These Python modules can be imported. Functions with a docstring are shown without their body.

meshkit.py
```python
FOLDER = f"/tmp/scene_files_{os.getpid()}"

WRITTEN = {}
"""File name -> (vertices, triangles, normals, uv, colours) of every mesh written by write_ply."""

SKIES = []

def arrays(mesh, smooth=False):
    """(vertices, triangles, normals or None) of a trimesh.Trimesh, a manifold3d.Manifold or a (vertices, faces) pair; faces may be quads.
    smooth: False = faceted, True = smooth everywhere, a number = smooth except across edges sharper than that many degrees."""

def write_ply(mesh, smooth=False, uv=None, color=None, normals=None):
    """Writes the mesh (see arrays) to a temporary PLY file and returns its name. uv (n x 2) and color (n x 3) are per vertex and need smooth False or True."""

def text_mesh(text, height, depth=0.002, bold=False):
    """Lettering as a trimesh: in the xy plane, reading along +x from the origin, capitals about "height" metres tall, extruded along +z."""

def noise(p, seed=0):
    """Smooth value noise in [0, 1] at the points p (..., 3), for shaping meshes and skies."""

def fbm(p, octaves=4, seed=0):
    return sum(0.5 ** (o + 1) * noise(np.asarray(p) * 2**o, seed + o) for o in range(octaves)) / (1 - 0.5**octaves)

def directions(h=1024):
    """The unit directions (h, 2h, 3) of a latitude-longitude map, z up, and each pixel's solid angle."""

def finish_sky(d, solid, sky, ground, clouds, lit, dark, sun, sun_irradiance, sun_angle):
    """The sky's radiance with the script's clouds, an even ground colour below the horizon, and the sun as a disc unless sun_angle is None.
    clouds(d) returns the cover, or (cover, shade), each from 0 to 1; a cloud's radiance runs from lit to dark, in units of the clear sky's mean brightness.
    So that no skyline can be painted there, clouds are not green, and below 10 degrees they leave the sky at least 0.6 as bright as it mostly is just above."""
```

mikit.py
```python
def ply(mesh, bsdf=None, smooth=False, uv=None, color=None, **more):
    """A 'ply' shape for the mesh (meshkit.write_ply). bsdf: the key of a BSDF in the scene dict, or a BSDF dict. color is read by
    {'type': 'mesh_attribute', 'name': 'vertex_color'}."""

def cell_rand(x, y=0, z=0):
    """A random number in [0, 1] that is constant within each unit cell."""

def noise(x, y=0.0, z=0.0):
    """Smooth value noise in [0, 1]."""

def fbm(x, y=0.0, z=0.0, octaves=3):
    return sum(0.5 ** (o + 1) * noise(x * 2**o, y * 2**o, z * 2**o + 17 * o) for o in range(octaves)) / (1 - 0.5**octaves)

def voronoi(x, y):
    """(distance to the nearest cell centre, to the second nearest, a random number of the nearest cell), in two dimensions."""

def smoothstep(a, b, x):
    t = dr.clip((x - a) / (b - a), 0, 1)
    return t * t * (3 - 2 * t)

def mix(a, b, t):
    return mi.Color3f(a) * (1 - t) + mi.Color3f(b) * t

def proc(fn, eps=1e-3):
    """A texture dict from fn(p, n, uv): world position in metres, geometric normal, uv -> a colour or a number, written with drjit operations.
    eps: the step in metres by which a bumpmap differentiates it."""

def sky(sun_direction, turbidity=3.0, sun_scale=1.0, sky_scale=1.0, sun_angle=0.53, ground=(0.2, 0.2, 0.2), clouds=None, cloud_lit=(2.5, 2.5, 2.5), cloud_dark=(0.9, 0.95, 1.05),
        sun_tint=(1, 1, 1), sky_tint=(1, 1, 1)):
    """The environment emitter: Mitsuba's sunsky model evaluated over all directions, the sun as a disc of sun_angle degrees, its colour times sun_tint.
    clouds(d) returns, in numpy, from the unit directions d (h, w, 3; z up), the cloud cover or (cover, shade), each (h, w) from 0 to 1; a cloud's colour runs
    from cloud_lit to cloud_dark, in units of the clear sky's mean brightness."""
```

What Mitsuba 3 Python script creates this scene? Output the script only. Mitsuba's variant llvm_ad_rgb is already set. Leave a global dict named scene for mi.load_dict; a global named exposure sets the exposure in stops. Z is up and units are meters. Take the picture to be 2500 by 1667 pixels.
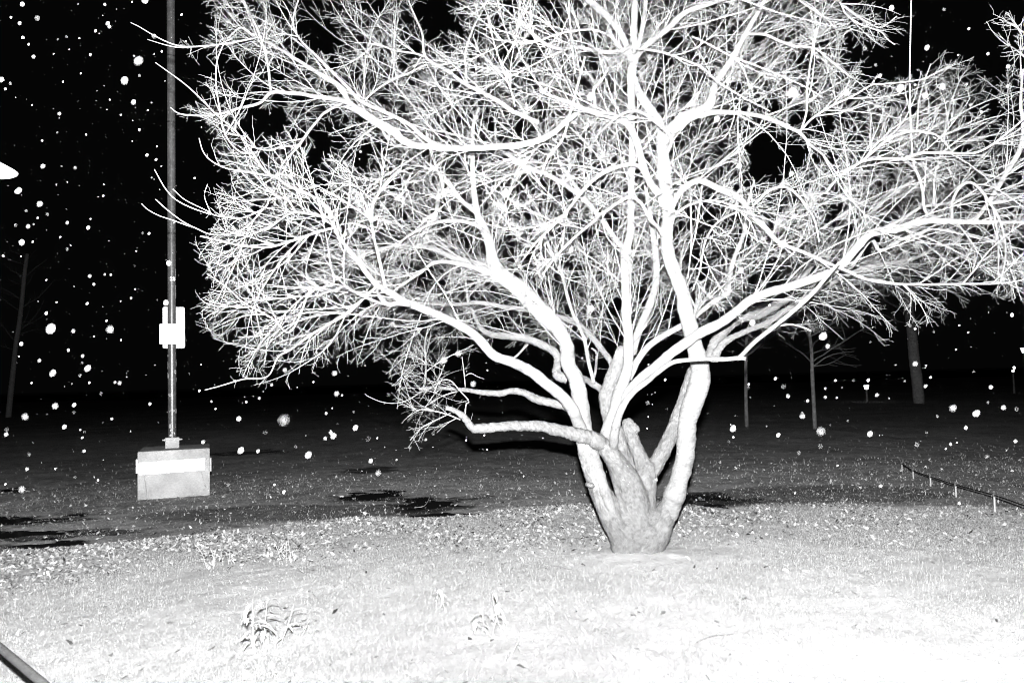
import math
import numpy as np
import trimesh
import manifold3d as m3
import mitsuba as mi
import drjit as dr
import mikit
import meshkit
from shapely.geometry import Polygon, Point
from shapely import prepare, contains_xy

T = mi.ScalarTransform4f
rng = np.random.default_rng(20240117)

# ------------------------------------------------------------------ camera, flash, night sky, exposure
F = 1800.0                                    # focal length in pixels of the 2500 x 1667 photograph
CX, CY = 1250.0, 833.5
EYE = np.array([0.0, 0.0, 1.55])
PITCH, ROLL = math.radians(3.07), math.radians(1.5)
FWD = np.array([0, math.cos(PITCH), math.sin(PITCH)])
U0 = np.array([0, -math.sin(PITCH), math.cos(PITCH)])
R0 = np.array([1.0, 0, 0])
UP = U0 * math.cos(ROLL) + R0 * math.sin(ROLL)
RIGHT = R0 * math.cos(ROLL) - U0 * math.sin(ROLL)
scene, labels = {}, {}
scene["camera"] = {"type": "thinlens", "fov": math.degrees(2 * math.atan(CX / F)), "fov_axis": "x",
                   "aperture_radius": 0.0040, "focus_distance": 6.4, "near_clip": 0.05, "far_clip": 400.0,
                   "to_world": T().look_at(origin=EYE.tolist(), target=(EYE + FWD).tolist(), up=UP.tolist())}
exposure = -1.5
# overcast night: no sun, an even and almost black cloud layer
scene["sky"] = mikit.sky((0.2, 1.0, 0.25), turbidity=3.0, sun_scale=0.0, sky_scale=0.075, ground=(0.05, 0.05, 0.05),
                         clouds=lambda d: 1.0, cloud_lit=(1.0, 1.0, 1.0), cloud_dark=(1.0, 1.0, 1.0))
scene["sky"]["sampling_weight"] = 0.03        # nearly all light comes from the flash: sample that
# the photographer's flash, on the hot shoe above the lens: the one source that lights this scene (hard light falling off
# from the camera, every shadow straight below and behind its object)
FLASH_RADIANCE = 1.75e6
FLASH_AT = EYE + UP * 0.24 - FWD * 0.02
FLASH_SIZE = (0.076, 0.046)


def frame(at, x, y, z):
    m = np.eye(4)
    m[:3, 0], m[:3, 1], m[:3, 2], m[:3, 3] = x, y, z, at
    return T(m)


def tag(key, label=None, cat=None, group=None, kind=None):
    labels[key] = {k: v for k, v in dict(label=label, category=cat, group=group, kind=kind).items() if v}


COUNT = {}


def num(name):
    n = COUNT.get(name, 0)
    COUNT[name] = n + 1
    return name if n == 0 else f"{name}_{n:03d}"


def put(key, mesh, bsdf, smooth=False, **kw):
    key = num(key)
    scene[key] = mikit.ply(mesh, bsdf, smooth=smooth, **kw)
    return key


def box(sx, sy, sz, at=(0, 0, 0), bevel=0.0):
    """A box centred at AT; its edges rounded by BEVEL."""
    if bevel:
        s = m3.Manifold.sphere(bevel, 12)
        h = np.array([sx, sy, sz]) / 2 - bevel
        m = m3.Manifold.batch_hull([s.translate([a * h[0], b * h[1], c * h[2]]) for a in (-1, 1) for b in (-1, 1) for c in (-1, 1)])
        q = m.to_mesh()
        t = trimesh.Trimesh(q.vert_properties[:, :3], q.tri_verts, process=False)
    else:
        t = trimesh.creation.box((sx, sy, sz))
    t.apply_translation(at)
    return t


def cat(meshes):
    return trimesh.util.concatenate(meshes)


# ------------------------------------------------------------------ the lie of the land
def gz(x, y):
    """Height of the lawn: level, with long faint swells away from the tree."""
    x, y = np.asarray(x, float), np.asarray(y, float)
    far = np.clip((np.hypot(x - 1, y - 6.5) - 5) / 12, 0, 1)
    return 0.10 * far * (meshkit.noise(np.stack([x * 0.11, y * 0.11, 0 * x], -1), 51) - 0.5)


def ray(px, py):
    return FWD + RIGHT * ((px - CX) / F) - UP * ((py - CY) / F)


def at(px, py, d):
    """The point D metres ahead of the camera seen at pixel (px, py) of the photograph."""
    return EYE + d * ray(px, py)


def proj(p):
    q = np.asarray(p) - EYE
    d = q @ FWD
    return CX + F * (q @ RIGHT) / d, CY - F * (q @ UP) / d, d


def hit(px, py, lift=0.0):
    """Where the view through a pixel meets the lawn (or the surface LIFT metres above it)."""
    r = ray(px, py)
    t = np.linspace(1.0, 90, 9000)
    p = EYE + t[:, None] * r
    below = p[:, 2] - gz(p[:, 0], p[:, 1]) - lift < 0
    k = int(np.argmax(below)) if below.any() else len(t) - 1
    q = p[k].copy()
    q[2] = gz(q[0], q[1])
    return q


def bend(pts, k=6):
    """Catmull-Rom curve through the rows of PTS (any columns)."""
    p = np.asarray(pts, float)
    if len(p) < 3:
        t = np.linspace(0, 1, k + 1)[:, None]
        return p[0] * (1 - t) + p[-1] * t
    e = np.vstack([2 * p[0] - p[1], p, 2 * p[-1] - p[-2]])
    out = []
    for i in range(len(p) - 1):
        a, b, c, d = e[i:i + 4]
        t = np.arange(k)[:, None] / k
        out.append(0.5 * (2 * b + (c - a) * t + (2 * a - 5 * b + 4 * c - d) * t ** 2 + (3 * b - a - 3 * c + d) * t ** 3))
    return np.vstack(out + [p[-1:]])


def tubes(P, R, sides):
    """Many tubes at once: P (m, n, 3) centre lines, R (m, n) radii -> (vertices, triangles)."""
    P, R = np.asarray(P, float), np.asarray(R, float)
    m, n, _ = P.shape
    t = np.gradient(P, axis=1)
    t /= np.linalg.norm(t, axis=2, keepdims=True) + 1e-12
    mean = t.mean(1)
    ref = np.where(np.abs(mean[:, 2:]) < 0.8, [[0, 0, 1.0]], [[1.0, 0, 0]])
    a = np.cross(t, ref[:, None])
    a /= np.linalg.norm(a, axis=2, keepdims=True) + 1e-12
    b = np.cross(t, a)
    g = np.arange(sides) * 2 * np.pi / sides
    v = P[:, :, None] + R[:, :, None, None] * (np.cos(g)[None, None, :, None] * a[:, :, None] + np.sin(g)[None, None, :, None] * b[:, :, None])
    i, j = np.meshgrid(np.arange(n - 1), np.arange(sides), indexing="ij")
    q = np.stack([i * sides + j, i * sides + (j + 1) % sides, (i + 1) * sides + (j + 1) % sides, (i + 1) * sides + j], -1).reshape(-1, 4)
    f = np.vstack([q[:, [0, 1, 2]], q[:, [0, 2, 3]]])
    cap = np.array([[(n - 1) * sides, (n - 1) * sides + k, (n - 1) * sides + k + 1] for k in range(1, sides - 1)])
    f = np.vstack([f, cap])
    faces = (f[None] + (np.arange(m) * n * sides)[:, None, None]).reshape(-1, 3)
    return v.reshape(-1, 3), faces


# ------------------------------------------------------------------ materials (the photograph is black and white: greys throughout)
def grey(v):
    return {"type": "rgb", "value": [v, v, v]}


def diffuse(v):
    return {"type": "twosided", "bsdf": {"type": "diffuse", "reflectance": grey(v)}}


scene["bark"] = {"type": "twosided", "bsdf": {"type": "diffuse", "reflectance": {"type": "mesh_attribute", "name": "vertex_color"}}}
scene["twig_bark"] = diffuse(0.18)
scene["snow"] = diffuse(0.85)
scene["reflective_white"] = {"type": "twosided", "bsdf": {"type": "diffuse", "reflectance": grey(0.88)}}
scene["dull_white"] = diffuse(0.34)
scene["black_paint"] = {"type": "twosided", "bsdf": {"type": "roughplastic", "diffuse_reflectance": grey(0.012), "alpha": 0.35}}
scene["galvanised"] = {"type": "twosided", "bsdf": {"type": "roughplastic", "diffuse_reflectance": grey(0.30), "alpha": 0.3}}
scene["dead_leaf"] = diffuse(0.36)
scene["dead_stem"] = diffuse(0.34)
scene["grass_blade"] = diffuse(0.30)
scene["litter_leaf"] = {"type": "twosided", "bsdf": {"type": "diffuse", "reflectance": {"type": "mesh_attribute", "name": "vertex_color"}}}
scene["puddle_water"] = {"type": "twosided", "bsdf": {"type": "principled", "base_color": grey(0.012), "roughness": 0.06, "specular": 0.5}}

# worn border between leaf litter in front and bare wet earth behind, as points on the lawn
EDGE_PX = [(-600, 1395), (0, 1352), (250, 1330), (480, 1302), (830, 1268), (1100, 1250), (1380, 1238), (1700, 1232), (1950, 1236), (2200, 1236), (2500, 1236)]
EDGE = np.array([hit(x, y)[:2] for x, y in EDGE_PX])
EDGE = EDGE[np.argsort(EDGE[:, 0])]


def edge_np(x):
    return np.interp(x, EDGE[:, 0], EDGE[:, 1])


def edge_dr(x):
    nodes = EDGE.tolist()
    y = mi.Float(nodes[0][1])
    s0 = 0.0
    for (xa, ya), (xb, yb) in zip(nodes[:-1], nodes[1:]):
        s = (yb - ya) / (xb - xa)
        y = y + (s - s0) * dr.maximum(x - xa, 0)
        s0 = s
    return y - s0 * dr.maximum(x - nodes[-1][0], 0)


WET = [(hit(1980, 1206)[:2], 1.75, 0.75), (hit(700, 1250)[:2], 1.9, 0.55)]
SOAKED = [(hit(1040, 1228)[:2], 0.85, 0.75), (hit(912, 1208)[:2], 0.6, 0.6), (hit(60, 1303)[:2], 1.4, 0.34), (hit(70, 1266)[:2], 1.0, 0.45), (hit(120, 1327)[:2], 0.7, 0.25),
          (hit(1730, 1219)[:2], 0.75, 0.75), (hit(905, 1147)[:2], 0.6, 0.6), (hit(600, 1105)[:2], 1.2, 0.8)]


def ground_colour(p, n, uv):
    x, y = p.x, p.y
    w = (mikit.fbm(x * 1.3, y * 1.3, 3.1, 3) - 0.5) * 0.9 + (mikit.noise(x * 9, y * 9, 1.7) - 0.5) * 0.25
    litter = mikit.smoothstep(-0.12, 0.12, edge_dr(x) - y + w * 0.55)
    fine = mikit.fbm(x * 38, y * 38, 0.4, 3)
    mid = mikit.fbm(x * 6, y * 6, 5.0, 3)
    clump = mikit.fbm(x * 0.8, y * 0.8, 9.0, 3)
    earth = 0.215 + 0.26 * (fine - 0.5) + 0.16 * (mid - 0.5) + 0.12 * (clump - 0.5)
    for (cx, cy), a, b in WET:
        d = dr.sqrt(dr.square((x - float(cx)) / a) + dr.square((y - float(cy)) / b)) + w * 0.5
        earth = earth * (1 - 0.5 * mikit.smoothstep(1.1, 0.85, d))
    for (cx, cy), a, b in SOAKED:                # mud soaked dark round the puddles, in ragged tongues
        d = dr.sqrt(dr.square((x - float(cx)) / a) + dr.square((y - float(cy)) / b)) + (mikit.fbm(x * 3.0, y * 6.0, 2.0, 4) - 0.5) * 1.7
        earth = earth * (1 - 0.72 * mikit.smoothstep(0.95, 0.55, d))
    leaf = 0.40 + 0.24 * (fine - 0.5) + 0.09 * (mid - 0.5) + 0.08 * (clump - 0.5)
    v = earth * (1 - litter) + leaf * litter
    return mi.Color3f(dr.clip(v, 0.015, 0.6))


scene["lawn_earth"] = {"type": "twosided", "bsdf": {"type": "diffuse", "reflectance": mikit.proc(ground_colour)}}


def speckle(base, amount, scale, seed):
    def fn(p, n, uv):
        v = base * (1 + amount * 2 * (mikit.fbm(p.x * scale, p.y * scale, p.z * scale + seed, 3) - 0.5) + amount * (mikit.noise(p.x * scale * 5, p.y * scale * 5, p.z * scale * 5) - 0.5))
        return mi.Color3f(dr.clip(v, 0.004, 0.9))
    return mikit.proc(fn)


scene["far_bark"] = {"type": "twosided", "bsdf": {"type": "diffuse", "reflectance": speckle(0.11, 0.6, 14, 2)}}
scene["rail_paint"] = {"type": "twosided", "bsdf": {"type": "diffuse", "reflectance": speckle(0.085, 0.35, 60, 1)}}




def concrete_colour(p, n, uv):
    stain = mikit.fbm(p.x * 5, p.y * 5, p.z * 3.2, 4)
    grain = mikit.fbm(p.x * 60, p.y * 60, p.z * 60, 2)
    v = 0.25 + 0.24 * (stain - 0.45) + 0.10 * (grain - 0.5)
    return mi.Color3f(dr.clip(v, 0.05, 0.55))


scene["concrete"] = {"type": "twosided", "bsdf": {"type": "diffuse", "reflectance": mikit.proc(concrete_colour)}}


def pole_colour(p, n, uv):
    g = mikit.fbm(p.x * 30, p.y * 30, p.z * 9, 3)
    v = 0.042 + 0.035 * (g - 0.5) + 0.03 * mikit.smoothstep(0.62, 0.75, mikit.noise(p.x * 70, p.y * 70, p.z * 40))
    return mi.Color3f(dr.clip(v, 0.01, 0.2))


scene["pole_paint"] = {"type": "twosided", "bsdf": {"type": "principled", "base_color": mikit.proc(pole_colour), "roughness": 0.36, "specular": 0.5}}

# ------------------------------------------------------------------ ground and puddles
PUDDLES = [((1055, 1227), 0.50, 0.62, 11), ((912, 1208), 0.40, 0.50, 12), ((1085, 1254), 0.60, 0.16, 19), ((60, 1303), 1.1, 0.28, 13), ((60, 1266), 0.70, 0.34, 15),
           ((130, 1327), 0.55, 0.16, 17), ((1726, 1219), 0.42, 0.62, 14), ((15, 1196), 0.6, 0.4, 16)]
PUD = [(hit(*px), a, b, s) for px, a, b, s in PUDDLES]


TRUNK_XY = hit(1555, 1352)[:2]


def grade(a, b, fine, lo, hi, growth=1.09):
    """Coordinates with step FINE between a and b, coarsening out to lo and hi."""
    v = list(np.arange(a, b, fine))
    s = fine
    while v[-1] < hi:
        s *= growth
        v.append(v[-1] + s)
    s, w = fine, [a]
    while w[-1] > lo:
        s *= growth
        w.append(w[-1] - s)
    return np.array(w[:0:-1] + v)


def bumps(x, y):
    p = np.stack([x, y, np.zeros_like(x)], -1)
    h = 0.030 * (meshkit.fbm(p * 1.7, 3, 4) - 0.5) + 0.010 * (meshkit.fbm(p * 7, 3, 9) - 0.5) + 0.008 * (meshkit.noise(p * 26, 3) - 0.5)
    r = np.hypot(x - TRUNK_XY[0], y - TRUNK_XY[1])
    h = h + 0.03 * np.exp(-(r / 0.38) ** 2) * (0.4 + meshkit.noise(p * 6, 13))
    for c, a, b, s in PUD:
        h = h - 0.034 * np.exp(-(((x - c[0]) / a) ** 2 + ((y - c[1]) / b) ** 2) * 0.8)
    return h


gx, gy = grade(-7.5, 8.5, 0.045, -90, 90), grade(2.6, 13.5, 0.045, -6, 130)
X, Y = np.meshgrid(gx, gy)
Z = gz(X, Y) + bumps(X, Y)
ny, nx = X.shape
i = (np.arange(ny - 1)[:, None] * nx + np.arange(nx - 1)[None]).reshape(-1)
put("ground", (np.stack([X, Y, Z], -1).reshape(-1, 3), np.stack([i, i + 1, i + nx + 1, i + nx], 1)), "lawn_earth", smooth=True)
tag("ground", "winter lawn of leaf litter, short grass and bare wet earth", kind="structure")

for c, a, b, s in PUD:
    xs, ys = np.linspace(-1.5, 1.5, 90) * a, np.linspace(-1.5, 1.5, 60) * b
    px, py = np.meshgrid(xs, ys)
    q = np.stack([(px + c[0]) * 3.0, (py + c[1]) * 5.0, np.full_like(px, s)], -1)
    inside = (px / a) ** 2 + (py / b) ** 2 + 5.0 * (meshkit.fbm(q, 5, s) - 0.5) < 0.62
    k = (np.arange(59)[:, None] * 90 + np.arange(89)[None])
    use = inside[:-1, :-1] & inside[1:, 1:] & inside[:-1, 1:] & inside[1:, :-1]
    k = k[use]
    v = np.stack([px + c[0], py + c[1], np.full_like(px, gz(c[0], c[1]) - 0.010)], -1).reshape(-1, 3)
    m = trimesh.Trimesh(v, np.vstack([np.stack([k, k + 1, k + 91], 1), np.stack([k, k + 91, k + 90], 1)]), process=False)
    m.remove_unreferenced_vertices()
    tag(put("puddle", m, "puddle_water"), kind="structure")

# ------------------------------------------------------------------ the photographer's flash unit
tilt = math.radians(12)                      # head tipped up at the crown
FN, FU = FWD * math.cos(tilt) + UP * math.sin(tilt), UP * math.cos(tilt) - FWD * math.sin(tilt)
fb = frame(FLASH_AT, -RIGHT, FU, FN)
th = np.radians(np.linspace(-40, 40, 17))    # the window bulges sideways like a wide-angle flash panel; lips added above and below dim the near ground
arc = np.stack([0.059 * np.sin(th), 0.059 * (np.cos(th) - 1)], 1)
wv = np.array([[x, y, z] for x, z in arc for y in (-FLASH_SIZE[1] / 2, FLASH_SIZE[1] / 2)])
wf = np.array([[2 * k, 2 * k + 2, 2 * k + 3, 2 * k + 1] for k in range(16)])
scene["camera_flash__window"] = {**mikit.ply((wv, wf), "black_paint"), "to_world": fb, "emitter": {"type": "area", "radiance": grey(FLASH_RADIANCE), "sampling_weight": 1.0}}
e, h, dp = 0.004, FLASH_SIZE[1] + 0.002, 0.044
head = cat([box(0.090, 0.056, 0.09, (0, 0, -0.063), 0.006), box(0.066, 0.07, 0.05, (0, -0.06, -0.06), 0.006),
            box(0.084, e, dp + 0.018, (0, h / 2 + e / 2, dp / 2 - 0.011)), box(0.084, e, dp + 0.018, (0, -h / 2 - e / 2, dp / 2 - 0.011))])
scene["camera_flash__body"] = {**mikit.ply(head, "black_paint", smooth=False), "to_world": fb}
tag("camera_flash", "flash unit on the photographer's camera, firing straight at the tree", "flash")

# ------------------------------------------------------------------ the tree: limbs traced one by one, each with its own distance
TREE_AT = hit(1555, 1352)
D0 = float(proj(TREE_AT)[2])
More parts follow.
